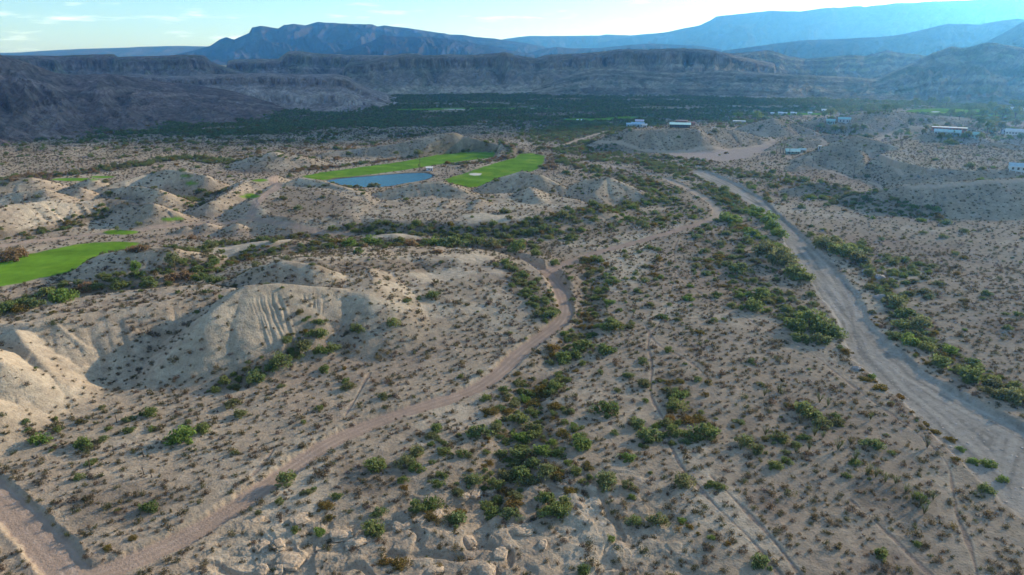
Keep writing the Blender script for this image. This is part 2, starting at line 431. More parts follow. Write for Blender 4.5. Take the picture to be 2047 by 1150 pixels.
ws = np.zeros(NV)
idx, s_, d_ = line_dist(P0([((a[0]+b[0])/2, (a[1]+b[1])/2) for a, b in zip(WASH_L, WASH_R)]), 40)
_, sdw = poly_sd(wash, 60); _i = sub_idx(wash, 60)
full = np.zeros(NV); full[_i] = sdw
ws[idx] = perlin(s_ / 38, full[idx] / 2.4) + .6 * perlin(s_ / 12, full[idx] / 1.1 + 9) + .5 * perlin(GX[idx] / 1.6, GY[idx] / 1.6)
cov = mix(cov, WASHC, washm)
cov = mix(cov, WASHC * .72, washm * sstep(.05, .7, ws))
cov = mix(cov, WASHC * 1.25, washm * sstep(.1, .7, -ws) * .7)
# strips of vegetation: px line, half width m, density
STRIPS = [
 ([(0,618),(60,600),(120,585),(200,566),(290,560),(380,545),(440,530),(500,512),(600,497),(700,486),(800,489),(900,491),(1000,489),(1040,490)], 9, 1.0),
 ([(490,505),(560,490),(640,482),(720,480)], 5, .5),
 ([(700,463),(760,455),(850,461),(950,462),(1050,458),(1110,440),(1180,422),(1260,412),(1330,400)], 10, .95),
 ([(900,476),(960,470),(1040,470),(1100,455)], 7, .8),
 ([(330,500),(420,490),(520,481),(600,471),(690,462)], 5, .8),
 ([(-20,475),(60,466),(110,458),(150,444),(190,432),(210,426)], 6, .85),
 ([(0,358),(60,354),(150,347),(250,334),(330,318),(400,318),(450,326)], 16, .9),
 ([(370,398),(400,388),(450,380)], 6, .8), ([(365,412),(400,408)], 4, .6),
 ([(590,342),(680,332),(760,322),(850,313),(900,303),(960,299),(1030,302)], 7, .85),
 ([(870,322),(910,328),(960,325),(1010,314),(1040,300)], 7, .8),
 ([(650,372),(700,375),(760,374),(780,372)], 2.5, .7), ([(636,356),(680,353)], 2.5, .6),
 ([(1092,335),(1112,312),(1150,330),(1200,345),(1280,360),(1340,385)], 12, .6),
 ([(1130,300),(1200,318),(1290,322),(1360,338),(1420,362),(1440,392),(1480,420)], 17, .75),
 ([(1100,275),(1180,300),(1260,310),(1330,315)], 14, .7),
 ([(1300,385),(1380,420),(1300,440),(1200,460),(1120,475)], 14, .5),
 ([(1450,440),(1510,470),(1560,500),(1600,550)], 7, .9), ([(1400,470),(1470,500),(1520,540)], 9, .45),
 ([(1500,420),(1540,450),(1556,470)], 4, .9),
 ([(1430,340),(1520,350),(1600,370),(1700,398),(1800,420),(1860,430)], 14, .6),
 ([(1640,488),(1700,508),(1760,560),(1790,610),(1840,670),(1900,715),(1960,755),(2060,800)], 7, .85),
 ([(1720,500),(1780,520),(1850,540)], 8, .5), ([(1580,460),(1640,480)], 4, .5),
 ([(1490,590),(1540,600),(1610,650),(1670,665)], 7, .9), ([(1440,520),(1500,570)], 8, .4),
 ([(1700,700),(1760,770),(1840,840),(1900,900),(1980,960),(2047,1020)], 3, .5),
 ([(1010,530),(1050,560),(1080,600),(1100,640)], 6, .8),
 ([(1180,520),(1210,560),(1180,620),(1150,690),(1120,720)], 7, .6),
 ([(1060,770),(1050,830),(1080,880),(1040,930),(980,970)], 9, .75), ([(1090,1030),(1040,1010),(980,990)], 5, .6),
 ([(1340,760),(1370,820),(1400,860),(1300,860)], 6, .6),
 ([(620,640),(590,690),(550,720),(500,755),(450,770)], 4.5, .7), ([(820,600),(870,590),(880,600)], 4, .5),
 ([(70,880),(170,860),(260,850),(340,850)], 8, .25), ([(1480,860),(1560,880),(1620,830),(1680,850)], 6, .35),
 ([(1300,640),(1480,560),(1420,500)], 12, .15), ([(700,990),(850,1000),(960,890)], 10, .2),
]
greend = np.zeros(NV); 
for pl, hw, dn in STRIPS:
    idx, s, d = line_dist(HP(pl), hw * 2 + 10)
    d = d + hw * .55 * perlin(GX[idx] / (hw * 1.2), GY[idx] / (hw * 1.2))
    greend[idx] = np.maximum(greend[idx], dn * sstep(hw * 1.15, hw * .5, d))
# valley thicket beyond
AZg = np.arctan2(GX, GY)
vp = P0([(-300,272),(0,262),(250,268),(480,270),(640,262),(760,258),(1000,256),(1100,282),(1200,270),(1330,244),(1480,250),(1560,232),(1700,224),(1820,216),(1850,232),(1990,244),(2200,238),(2300,178),(1500,186),(-400,196)])
idx, sd = poly_sd(vp, 120)
nv_ = fbm(GX[idx], GY[idx], 130, 3, 41)
vm = np.zeros(NV)
vm[idx] = sstep(25, -30, sd + 30 * nv_)
openp = sstep(.12, .32, nv_ + .35 * perlin(GX[idx] / 260, GY[idx] / 50)) * .8
openp = np.maximum(openp, 0)
val = vm.copy(); val[idx] *= (1 - openp)
idx2, sd = poly_sd(P0([(860,262),(960,240),(1120,238),(1130,250),(1040,268),(900,272)]), 60)
val[idx2] *= 1 - .8 * sstep(20, -20, sd)
far = (Dist > 1650) & (np.abs(AZg) < R(60))
val[far] = np.maximum(val[far], .8)
greend = np.maximum(greend, val * .85)
clear = np.clip(roadm + washm * 1.0 + fairm + pondm, 0, 1)
AREAS = [([(0,262),(300,268),(640,262),(1050,262),(1100,300),(1000,268),(860,266),(700,300),(560,300),(450,300),(300,300),(0,290)], .40, 14),
 ([(0,290),(300,300),(450,300),(640,300),(640,335),(420,330),(300,318),(0,320)], .16, 14),
 ([(1020,262),(1200,262),(1260,300),(1420,318),(1500,360),(1560,430),(1500,440),(1430,380),(1340,352),(1280,350),(1150,345),(1090,310)], .55, 10),
 ([(1130,345),(1300,350),(1420,430),(1330,455),(1180,460),(1250,420),(1310,395)], .5, 6),
 ([(1440,340),(1560,345),(1700,385),(1850,425),(1870,450),(1700,430),(1600,420),(1520,380)], .34, 8),
 ([(1400,450),(1500,440),(1580,520),(1640,640),(1480,620),(1420,540),(1340,500)], .46, 5),
 ([(1600,440),(1720,490),(1860,540),(1900,600),(1850,650),(1760,570),(1660,500)], .36, 5),
 ([(1110,540),(1200,510),(1240,600),(1230,700),(1150,740),(1100,720),(1150,640)], .48, 4),
 ([(1010,760),(1130,760),(1200,860),(1180,960),(1100,1010),(960,1000),(930,930),(1010,860)], .60, 4),
 ([(1000,530),(1060,545),(1112,600),(1110,650),(1040,600)], .55, 3),
 ([(700,930),(850,920),(900,980),(800,1010),(680,1000)], .22, 3),
 ([(1460,700),(1560,730),(1560,780),(1640,820),(1700,850),(1600,860),(1500,880),(1440,860),(1500,790)], .22, 4),
 ([(1130,480),(1300,480),(1460,560),(1480,640),(1300,660),(1220,560)], .22, 5), ([(1230,690),(1440,740),(1440,900),(1280,900),(1230,800)], .22, 4), ([(1640,640),(1760,690),(1700,720)], .2, 4),
 ([(1830,232),(1960,236),(2090,228),(2090,262),(2000,262),(1960,258),(1900,256),(1850,250)], .55, 8), ([(1840,262),(1880,258),(1960,284),(2090,272),(2090,300),(1960,296),(1870,284)], .22, 6),
 ([(1635,246),(1720,240),(1735,268),(1700,276),(1640,272)], .35, 6), ([(1560,292),(1600,286),(1660,288),(1640,300),(1600,300)], .45, 4), ([(1640,226),(1800,216),(1800,230),(1660,238)], .5, 5),
 ([(60,850),(350,830),(480,820),(420,860),(260,870),(60,930)], .16, 4)]
for pl, dn, sf in AREAS:
    idx, sd = poly_sd(HP(pl), sf * 2)
    cl_ = sstep(-.25, .35, fbm(GX[idx], GY[idx], 5 * sf / 2, 3, 61))
    greend[idx] = np.maximum(greend[idx], dn * cl_ * sstep(sf, -sf, sd))
# greens and tees and the far fairways
GREENS = [(384,366,13,2.5),(375,352,12,2),(522,361,17,3),(499,392,20,4),(346,438,20,3.5),(241,465,34,5),(150,359,45,3.2),(205,354,25,2.2),
          (1895,222,85,5),(1180,239,60,2.6),(980,217,130,1.7),(850,219,70,1.6),(642,220,22,4),(1600,228,60,2.2),(1250,236,40,2),(1980,232,40,2)]
for (gx, gy, rx, ry) in GREENS:
    pl = [at_h(gx + rx * math.cos(a), gy + ry * math.sin(a), 0 if gx > 500 or gy > 450 else 0) for a in np.linspace(0, 2 * math.pi, 17)[:-1]]
    pl = [hit(gx + rx * math.cos(a), gy + ry * math.sin(a))[:2] for a in np.linspace(0, 2 * math.pi, 17)[:-1]] if gy > 300 else pl
    idx, sd = poly_sd(pl, 20)
    fairm[idx] = np.maximum(fairm[idx], sstep(1.2, -1.2, sd + 1.5 * perlin(GX[idx] / 9, GY[idx] / 9)))
clear = np.clip(roadm + washm + fairm + pondm, 0, 1)
cov = mix(cov, C(.15,.125,.09), np.clip(greend * 1.2, 0, 1) * (1 - clear) * .6)
farz = sstep(560, 900, Dist) * (AZg < R(8)) * (1 - sstep(R(3), R(8), AZg)) * (1 - clear)
cov = mix(cov, C(.17,.155,.115), farz * sstep(-.5, .3, fbm(GX, GY, 60, 3, 71)) * .6)
cov = mix(cov, C(.13,.145,.065), val * (1 - clear) * .7)
FG = C(.115,.225,.022)
turf = FG[None, :] * (1 + .38 * n2[:, None] + .22 * n3[:, None]) * (1 + sstep(.1, .6, n2 + n1)[:, None] * np.array([[.35, .05, .3]]))
band = .5 + .5 * np.sin((GX * .3 + GY * .95) / 3.2)
turf = turf * (1 + .13 * band[:, None])
cov = cov * (1 - fairm[:, None]) + turf * fairm[:, None]
edge = np.exp(-((fairm - .45) / .25) ** 2) * (fairm > .1)
cov = mix(cov, C(.10,.12,.04), edge * .5)
cov = mix(cov, C(.09,.075,.06), pondm * .8)
idx, sd = poly_sd(P0([(938,347),(950,346),(962,347),(961,350),(950,351),(940,350)]), 10)
cov[idx] = mix(cov[idx], C(.62,.58,.50), sstep(.8, -.6, sd + perlin(GX[idx] / 3, GY[idx] / 3)))
for (gx, gy, rx, ry) in [(1870,224,9,1.2),(1845,226,8,1),(910,219,26,.7),(1060,217,8,.7)]:
    idx, sd = poly_sd([at_h(gx + rx * math.cos(a), gy + ry * math.sin(a)) for a in np.linspace(0, 6.28, 13)[:-1]], 10)
    cov[idx] = mix(cov[idx], C(.6,.57,.52), sstep(1.5, -1, sd))
smalld = np.clip(1.0 + .55 * n2 + .3 * n1, .15, 1.0) * (1 - clear) * (1 - trailm)
smalld[near] *= .3 + .95 * sstep(-.3, .2, fbm(HX, HY, 9, 3, 91))
smalld *= 1 - .55 * sstep(1, 5, soft) * sstep(-.1, .5, n2 + .5 * n3)
for pl in ([(820,550),(870,538),(930,535),(955,545),(900,560),(850,565)], [(900,510),(960,508),(995,518),(960,526),(920,522)], [(925,432),(965,425),(1015,436),(1000,446),(940,444)],
           [(1318,306),(1420,301),(1520,292),(1552,284),(1528,302),(1492,316),(1450,322),(1395,320)], [(730,470),(800,464),(855,470),(840,478),(740,478)],
           [(400,495),(500,485),(590,478),(560,492),(430,510)], [(1640,262),(1720,258),(1860,255),(1880,270),(2047,262),(2047,285),(1960,292),(1870,278),(1760,272)]):
    idx, sd = poly_sd(HP(pl), 10)
    smalld[idx] *= sstep(-2, 3, sd)
for pl in ([(475,572),(560,566),(745,584),(770,602),(700,632),(640,640),(560,700),(350,765),(290,760),(390,670)], [(0,655),(110,645),(240,640),(260,680),(170,740),(120,820),(60,850),(0,840)]):
    idx, sd = poly_sd(HP(pl), 8); fm = sstep(2, -3, sd)
    smalld[idx] *= 1 - .7 * fm
    cov[idx] = mix(cov[idx], PALE * .82, fm * .4)
smalld *= (1 - .35 * BAD)
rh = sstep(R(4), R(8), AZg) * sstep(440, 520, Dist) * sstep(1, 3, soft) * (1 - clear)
smalld = np.maximum(smalld, rh * .95)
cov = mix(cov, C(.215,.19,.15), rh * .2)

# ------------------------------------------------------------------ materials
MATS = {}
def new_mat(name):
    m = bpy.data.materials.new(name); m.use_nodes = True
    nt = m.node_tree; nt.nodes.clear()
    out = nt.nodes.new('ShaderNodeOutputMaterial')
    return m, nt, out
def N(nt, t, **kw):
    n = nt.nodes.new(t)
    for k_, v in kw.items(): setattr(n, k_, v)
    return n
def terrain_mat(name, s1, s2, bump1, bump2, spk=.25, rough=.95):
    m, nt, out = new_mat(name); L = nt.links.new
    at = N(nt, 'ShaderNodeAttribute', attribute_name='cover')
    geo = N(nt, 'ShaderNodeNewGeometry')
    na = N(nt, 'ShaderNodeTexNoise'); na.inputs['Scale'].default_value = s1; na.inputs['Detail'].default_value = 6; na.inputs['Roughness'].default_value = .65
    nb = N(nt, 'ShaderNodeTexNoise'); nb.inputs['Scale'].default_value = s2; nb.inputs['Detail'].default_value = 3
    L(geo.outputs['Position'], na.inputs['Vector']); L(geo.outputs['Position'], nb.inputs['Vector'])
    r1 = N(nt, 'ShaderNodeMapRange'); r1.inputs[1].default_value = .3; r1.inputs[2].default_value = .7; r1.inputs[3].default_value = 1 - spk; r1.inputs[4].default_value = 1 + spk * .8
    L(na.outputs['Fac'], r1.inputs[0])
    r2 = N(nt, 'ShaderNodeMapRange'); r2.inputs[1].default_value = .56; r2.inputs[2].default_value = .70; r2.inputs[3].default_value = 1; r2.inputs[4].default_value = .6
    L(nb.outputs['Fac'], r2.inputs[0])
    mu = N(nt, 'ShaderNodeMath', operation='MULTIPLY'); L(r1.outputs[0], mu.inputs[0]); L(r2.outputs[0], mu.inputs[1])
    mx_ = N(nt, 'ShaderNodeMix'); mx_.data_type = 'FLOAT'; mx_.inputs[2].default_value = 1.0
    L(at.outputs['Alpha'], mx_.inputs[0]); L(mu.outputs[0], mx_.inputs[3])
    vm_ = N(nt, 'ShaderNodeVectorMath', operation='SCALE'); L(at.outputs['Color'], vm_.inputs[0]); L(mx_.outputs[0], vm_.inputs['Scale'])
    b1 = N(nt, 'ShaderNodeBump'); L(at.outputs['Alpha'], b1.inputs['Strength']); b1.inputs['Distance'].default_value = bump1; L(na.outputs['Fac'], b1.inputs['Height'])
    b2 = N(nt, 'ShaderNodeBump'); b2.inputs['Strength'].default_value = 1; b2.inputs['Distance'].default_value = bump2; L(nb.outputs['Fac'], b2.inputs['Height']); L(b1.outputs[0], b2.inputs['Normal'])
    d = N(nt, 'ShaderNodeBsdfDiffuse'); d.inputs['Roughness'].default_value = .6
    L(vm_.outputs[0], d.inputs['Color']); L(b2.outputs[0], d.inputs['Normal']); L(d.outputs[0], out.inputs['Surface'])
    return m
M_GROUND = terrain_mat('desert_ground', .42, 1.9, .42, .16, .22)
M_RANGE = terrain_mat('rocky_slopes', .05, .2, 8.0, 3.5, .42)
M_FAR = terrain_mat('far_mountain_rock', .006, .03, 40.0, 12.0, .25)

def plain(name, c, rough=.7, metal=0.0, var=.12, scale=1.5, bump=0.0):
    if name in MATS: return MATS[name]
    m, nt, out = new_mat(name); L = nt.links.new
    tc = N(nt, 'ShaderNodeTexCoord'); no = N(nt, 'ShaderNodeTexNoise'); no.inputs['Scale'].default_value = scale; no.inputs['Detail'].default_value = 5
    L(tc.outputs['Object'], no.inputs['Vector'])
    mr = N(nt, 'ShaderNodeMapRange'); mr.inputs[1].default_value = .3; mr.inputs[2].default_value = .7; mr.inputs[3].default_value = 1 - var; mr.inputs[4].default_value = 1 + var
    L(no.outputs['Fac'], mr.inputs[0])
    rgb = N(nt, 'ShaderNodeRGB'); rgb.outputs[0].default_value = (*c, 1)
    v = N(nt, 'ShaderNodeVectorMath', operation='SCALE'); L(rgb.outputs[0], v.inputs[0]); L(mr.outputs[0], v.inputs['Scale'])
    p = N(nt, 'ShaderNodeBsdfPrincipled'); p.inputs['Roughness'].default_value = rough; p.inputs['Metallic'].default_value = metal
    p.inputs['Specular IOR Level'].default_value = .3
    L(v.outputs[0], p.inputs['Base Color']); L(p.outputs[0], out.inputs['Surface'])
    if bump:
        b = N(nt, 'ShaderNodeBump'); b.inputs['Distance'].default_value = bump; L(no.outputs['Fac'], b.inputs['Height']); L(b.outputs[0], p.inputs['Normal'])
    MATS[name] = m
    return m

def leaf_mat(name, cols, trans=.45):
    m, nt, out = new_mat(name); L = nt.links.new
    oi = N(nt, 'ShaderNodeObjectInfo'); geo = N(nt, 'ShaderNodeNewGeometry')
    cr = N(nt, 'ShaderNodeValToRGB'); e = cr.color_ramp.elements
    while len(e) < len(cols): e.new(.5)
    for i, c in enumerate(cols):
        e[i].position = i / (len(cols) - 1); e[i].color = (*c, 1)
    L(oi.outputs['Random'], cr.inputs[0])
    mr = N(nt, 'ShaderNodeMapRange'); mr.inputs[3].default_value = .62; mr.inputs[4].default_value = 1.38; L(geo.outputs['Random Per Island'], mr.inputs[0])
    v = N(nt, 'ShaderNodeVectorMath', operation='SCALE'); L(cr.outputs[0], v.inputs[0]); L(mr.outputs[0], v.inputs['Scale'])
    d = N(nt, 'ShaderNodeBsdfDiffuse'); t = N(nt, 'ShaderNodeBsdfTranslucent'); mx = N(nt, 'ShaderNodeMixShader'); mx.inputs[0].default_value = trans
    L(v.outputs[0], d.inputs[0]); L(v.outputs[0], t.inputs[0]); L(d.outputs[0], mx.inputs[1]); L(t.outputs[0], mx.inputs[2]); L(mx.outputs[0], out.inputs['Surface'])
    return m
ML_SMALL = leaf_mat('creosote_leaves', [(.115,.095,.06),(.09,.09,.045),(.13,.095,.07),(.10,.115,.05),(.115,.095,.085),(.17,.145,.07)])
ML_GREEN = leaf_mat('mesquite_leaves', [(.14,.195,.06),(.18,.22,.08),(.115,.16,.055),(.195,.225,.08),(.155,.205,.085),(.185,.20,.09),(.135,.145,.075)])
ML_BRIGHT = leaf_mat('willow_leaves', [(.16,.24,.06),(.185,.25,.07),(.14,.22,.055)])
ML_RED = leaf_mat('tamarisk_leaves', [(.24,.16,.09),(.28,.20,.11),(.21,.15,.085),(.24,.21,.11)])
ML_YEL = leaf_mat('golden_brush', [(.20,.16,.04),(.16,.14,.045),(.22,.15,.05),(.13,.13,.05)])
ML_FAR = leaf_mat('thicket_leaves', [(.13,.18,.06),(.165,.215,.075),(.13,.17,.075),(.20,.24,.085),(.20,.18,.10)])
ML_OCO = leaf_mat('ocotillo_leaves', [(.17,.22,.06),(.14,.18,.05)])
M_BARK = plain('bark', (.10,.075,.055), .9)
M_TWIG = plain('dry_twigs', (.13,.10,.08), .9)

# ------------------------------------------------------------------ helpers
def tag(o, label=None, cat=None, group=None, kind=None):
    if label: o['label'] = label
    if cat: o['category'] = cat
    if group: o['group'] = group
    if kind: o['kind'] = kind
    return o
def mesh_obj(name, verts, faces, mat, parent=None, smooth=False, link=True):
    me = bpy.data.meshes.new(name); me.from_pydata([tuple(v) for v in verts], [], [tuple(f) for f in faces]); me.update()
    if mat: me.materials.append(mat)
    if smooth: me.polygons.foreach_set('use_smooth', [True] * len(me.polygons))
    o = bpy.data.objects.new(name, me)
    if link: COL.objects.link(o)
    if parent: o.parent = parent
    return o
def empty(name, loc, rz=0.0, sc=1.0):
    o = bpy.data.objects.new(name, None); COL.objects.link(o)
    o.location = loc; o.rotation_euler = (0, 0, rz); o.scale = (sc, sc, sc); o.empty_display_size = .5
    return o
def big_mesh(name, verts, quads, cover, mat, tris=None, alpha=None):
    me = bpy.data.meshes.new(name)
    nq = len(quads); nt_ = 0 if tris is None else len(tris)
    me.vertices.add(len(verts)); me.vertices.foreach_set('co', np.ascontiguousarray(verts, np.float32).ravel())
    loops = quads.ravel() if nt_ == 0 else np.concatenate([quads.ravel(), tris.ravel()])
    me.loops.add(len(loops)); me.loops.foreach_set('vertex_index', loops.astype(np.int32))
    me.polygons.add(nq + nt_)
    starts = np.arange(nq) * 4
    if nt_: starts = np.concatenate([starts, nq * 4 + np.arange(nt_) * 3])
    me.polygons.foreach_set('loop_start', starts.astype(np.int32))
    me.update(calc_edges=True)
    me.polygons.foreach_set('use_smooth', np.ones(nq + nt_, bool))
    at = me.attributes.new('cover', 'FLOAT_COLOR', 'POINT')
    c4 = np.ones((len(verts), 4), np.float32); c4[:, :3] = np.clip(cover, .004, .85)
    if alpha is not None: c4[:, 3] = alpha
    at.data.foreach_set('color', c4.ravel())
    me.materials.append(mat)
    o = bpy.data.objects.new(name, me); COL.objects.link(o)
    return o

# ------------------------------------------------------------------ the ground sheet
Z = ZG.ravel()
verts = np.stack([GX, GY, Z], 1)
verts = np.concatenate([verts, [[0, 0, 0]]], 0)
i = np.arange(NR - 1)[:, None] * NA; j = np.arange(NA)[None, :]; j2 = (j + 1) % NA
quads = np.stack([i + j, i + NA + j, i + NA + j2, i + j2], -1).reshape(-1, 4)
jj = np.arange(NA)
tris = np.stack([np.full(NA, NV), jj, (jj + 1) % NA], 1)
cov2 = np.concatenate([cov, [SAND]], 0)
# winding: keep normals up
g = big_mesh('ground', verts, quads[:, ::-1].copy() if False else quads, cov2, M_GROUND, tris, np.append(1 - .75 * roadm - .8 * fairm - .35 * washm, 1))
if g.data.polygons[10].normal.z < 0: g.data.flip_normals()
tag(g, 'pale sandy desert ground with roads, gravel wash, hillocks and fairways', None, None, 'structure')

# ------------------------------------------------------------------ distant ranges, each a solid landform
ROCK, ROCKG, REDR, PURP = C(.20,.18,.15), C(.13,.135,.095), C(.13,.08,.065), C(.18,.14,.125)
def range_mesh(name, label, sil, foot, crest, back, style='hill', lam=120, amp=.35, rows=150, step=2.0, col=ROCK, mat=None, seed=1, extra=None, cliff=.0, gcol=None, zfoot=-3.0):
    xs = np.array([p[0] for p in sil], float)
    px = np.arange(xs[0], xs[-1] + step, step); px = np.clip(px, xs[0], xs[-1])
    py = np.interp(px, xs, [p[1] for p in sil])
    az = np.array([az_of(a, b) for a, b in zip(px, py)]); te = np.array([tan_el(a, b) for a, b in zip(px, py)])
    def prof(v):
        if np.isscalar(v): return np.full(px.shape, float(v))
        return np.interp(px, [q[0] for q in v], [q[1] for q in v])
    rf, rc, rb = prof(foot), prof(crest), prof(back)
    wob = perlin(az * rc.mean() / (lam * 3) + seed, az * 0 + seed * 3.3)
    t = np.concatenate([np.linspace(0, 1, rows), 1 + np.linspace(0, 1, max(rows // 4, 12))[1:]])
    T, J = np.meshgrid(t, np.arange(len(px)), indexing='ij')
    rr = np.where(T <= 1, rf[J] + (rc - rf)[J] * T, rc[J] + (rb - rc)[J] * (T - 1))
    x = rr * np.sin(az)[J]; y = rr * np.cos(az)[J]
    zc = CAM_H + rc * te
    zc = zc + zc * .012 * perlin(az * rc / (lam * .25), az * 0 + seed)
    zc = np.maximum(zc, 1.0)
    f = np.clip(T, 0, 1)
    # downslope spurs and gullies: noise stretched along the fall line, branching by warping
    u = az[J] * rc.mean(); 
    wz = .5 * lam * fbm(x, y, lam * 2.2, 2, seed)
    sp = 1 - np.abs(perlin((u + wz) / lam + seed * 3, rr / (lam * 3.5))) * 2
    sp2 = 1 - np.abs(perlin((u + wz) / (lam * .42) + seed * 5, rr / (lam * 1.6))) * 2
    sp3 = 1 - np.abs(perlin((u + wz) / (lam * .17) + seed * 7, rr / (lam * .7))) * 2
    s_ = .55 * sp + .3 * sp2 + .18 * sp3
    ff = np.clip(f + amp * .55 * (s_ - .5) * np.sin(np.pi * np.clip(f, 0, 1)) ** .7, 0, 1)
    if style == 'mesa':
        c0 = .62 - .14 * perlin(u / (lam * 2.5), u * 0 + 3 + seed)
        P = np.where(ff < c0, .62 * (ff / c0) ** 1.25, np.where(ff < c0 + .05, .62 + .26 * (ff - c0) / .05, .88 + .12 * (ff - c0 - .05) / (.95 - c0)))
        P = P + cliff * (sstep(.28, .31, ff) - 1) * .0
    elif style == 'mesa2':
        P = np.where(ff < .3, .22 * (ff / .3), np.where(ff < .34, .22 + .18 * (ff - .3) / .04, np.where(ff < .72, .40 + .28 * (ff - .34) / .38, np.where(ff < .76, .68 + .24 * (ff - .72) / .04, .92 + .08 * (ff - .76) / .24))))
    else:
        P = .55 * ff + .45 * ff ** 1.8
    z = zfoot + (zc[J] - zfoot) * P
    rr_ = ridged(x, y, lam * .5, 3, seed + 2) - .5
    z = z + rr_ * zc[J] * .10 * np.sin(np.pi * f) ** 1
    bt = np.clip(T - 1, 0, 1)
    z = np.where(T > 1, (zc[J] - zfoot) * (1 - sstep(.15, 1, bt)) + zfoot, z)
    # taper the two ends into the ground
    if extra != 'noend':
        e = np.minimum(J, len(px) - 1 - J) / 12.0
        z = zfoot - 2 + (z - zfoot + 2) * sstep(0, 1, e)
    V = np.stack([x.ravel(), y.ravel(), z.ravel()], 1)
    nr, nc = T.shape
    i = np.arange(nr - 1)[:, None] * nc; j = np.arange(nc - 1)[None, :]
    Q = np.stack([i + j, i + j + 1, i + nc + j + 1, i + nc + j], -1).reshape(-1, 4)
    nse = fbm(x, y, lam * .8, 4, seed + 5).ravel()
    nse2 = fbm(x, y, lam * .15, 3, seed + 6).ravel()
    zz = z.ravel() / (zc[J].ravel() + 1)
    strat = perlin(zz * 9 + .35 * nse, zz * 0 + seed + .5)
    cc = np.tile(col, (len(V), 1)).astype(np.float32)
    gc = gcol if gcol is not None else (ROCKG if mat is None else col * .8)
    cc = mix(cc, gc, sstep(-.2, .4, nse + .5 * nse2))
    nse3 = fbm(x, y, lam * .05, 3, seed + 8).ravel()
    cc = cc * (1 + (.45 * nse2 + .55 * nse3)[:, None] * (1 if mat is None else .5)) * (1.6 if mat is None else 1)
    cc = mix(cc, cc * (1.6 if mat is None else 1.15), sstep(.05, .35, strat) * .7)
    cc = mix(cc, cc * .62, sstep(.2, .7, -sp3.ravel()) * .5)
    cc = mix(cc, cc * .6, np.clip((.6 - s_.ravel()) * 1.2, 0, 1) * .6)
    if style in ('mesa', 'mesa2'):
        Pf = P.ravel()
        cc = mix(cc, REDR, sstep(.60, .70, Pf) * sstep(1.0, .85, Pf) * .5 * (.6 + nse2))
        cc = mix(cc, C(.30,.27,.235), sstep(.16, .24, Pf) * sstep(.60, .42, Pf) * sstep(-.1, .4, nse2 + sp2.ravel() - .3) * .55)
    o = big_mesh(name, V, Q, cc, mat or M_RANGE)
    if o.data.polygons[len(Q) // 3].normal.z < 0: o.data.flip_normals()
    tag(o, label, None, None, 'structure')
    return o

range_mesh('hills', 'long dark purple-brown hillside rising at the left edge', [(-1100,120),(-700,95),(-450,66),(-260,70),(-120,88),(0,110),(40,121),(75,134),(110,147),(150,152),(215,149),(260,155),(310,164),(380,172),(450,184),(520,200),(600,222),(660,240)],
           [(-1100,985),(0,960),(200,985),(420,1050),(660,1150)], [(-1100,1420),(0,1500),(300,1600),(660,1350)], 2000, 'hill', 95, .60, 230, 1.2, PURP * .85, seed=1, gcol=C(.115,.095,.085))
range_mesh('hills', 'pale banded cliff hill ending in a smooth nose above the valley', [(180,165),(260,148),(350,154),(430,150),(520,147),(600,150),(670,150),(695,155),(720,172),(750,188),(780,203),(806,216)],
           [(180,1600),(600,1290),(700,1250),(806,1290)], [(180,1950),(600,1750),(806,1480)], 2150, 'mesa2', 60, .45, 170, 1.2, C(.24,.21,.19), seed=2, gcol=C(.20,.175,.16))
range_mesh('hills', 'dark red-capped mesa behind the left hillside', [(-1100,112),(-700,108),(-260,112),(0,111),(120,112),(180,109),(228,109),(236,114),(330,112),(352,110),(400,110),(410,112),(422,124),(450,135),(500,150)],
           1900, 2350, 3000, 'mesa', 110, .5, 150, 1.4, C(.17,.15,.14), seed=3)
range_mesh('hills', 'low dark mesa steps left of the centre', [(440,128),(462,121),(480,119),(556,118),(566,110),(576,103),(592,102),(636,107),(700,110),(780,111),(840,112)],
           2300, 2750, 3400, 'mesa', 110, .4, 120, 1.4, C(.16,.15,.14), seed=4)
range_mesh('hills', 'long grey-green mesa wall across the middle of the valley', [(676,160),(692,132),(700,126),(735,122),(772,113),(800,108),(832,107),(850,111),(900,109),(940,110),(985,107),(1012,104),(1030,111),(1070,117),(1092,110),(1160,107),(1200,104),(1240,98),(1290,99),(1340,97),(1384,97),(1420,100),(1450,106),(1500,118),(1560,130)],
           [(676,1720),(1100,1780),(1560,1900)], [(676,2250),(1100,2500),(1560,2600)], 3200, 'mesa', 130, .60, 230, 1.1, C(.21,.19,.155), seed=5, gcol=C(.125,.13,.10))
range_mesh('hills', 'low smooth foothills in front of the mesa wall', [(960,196),(1040,182),(1100,166),(1150,148),(1185,138),(1230,137),(1290,143),(1350,147),(1440,142),(1520,146),(1620,152),(1700,155),(1790,165),(1850,185)],
           [(960,1680),(1400,1700),(1850,1720)], [(960,1800),(1200,2050),(1700,2050),(1850,1850)], 2350, 'hill', 85, .55, 150, 1.2, C(.17,.155,.125), seed=6, gcol=C(.10,.105,.08))
range_mesh('hills', 'dark buttes right of the centre with a small pointed summit', [(1420,118),(1445,108),(1480,106),(1530,101),(1548,103),(1575,112),(1610,118),(1650,115),(1700,110),(1730,112),(1752,106),(1775,100),(1795,106),(1830,108),(1870,115),(1920,130)],
           2400, 2900, 3400, 'hill', 120, .5, 120, 1.3, C(.15,.145,.125), seed=7)
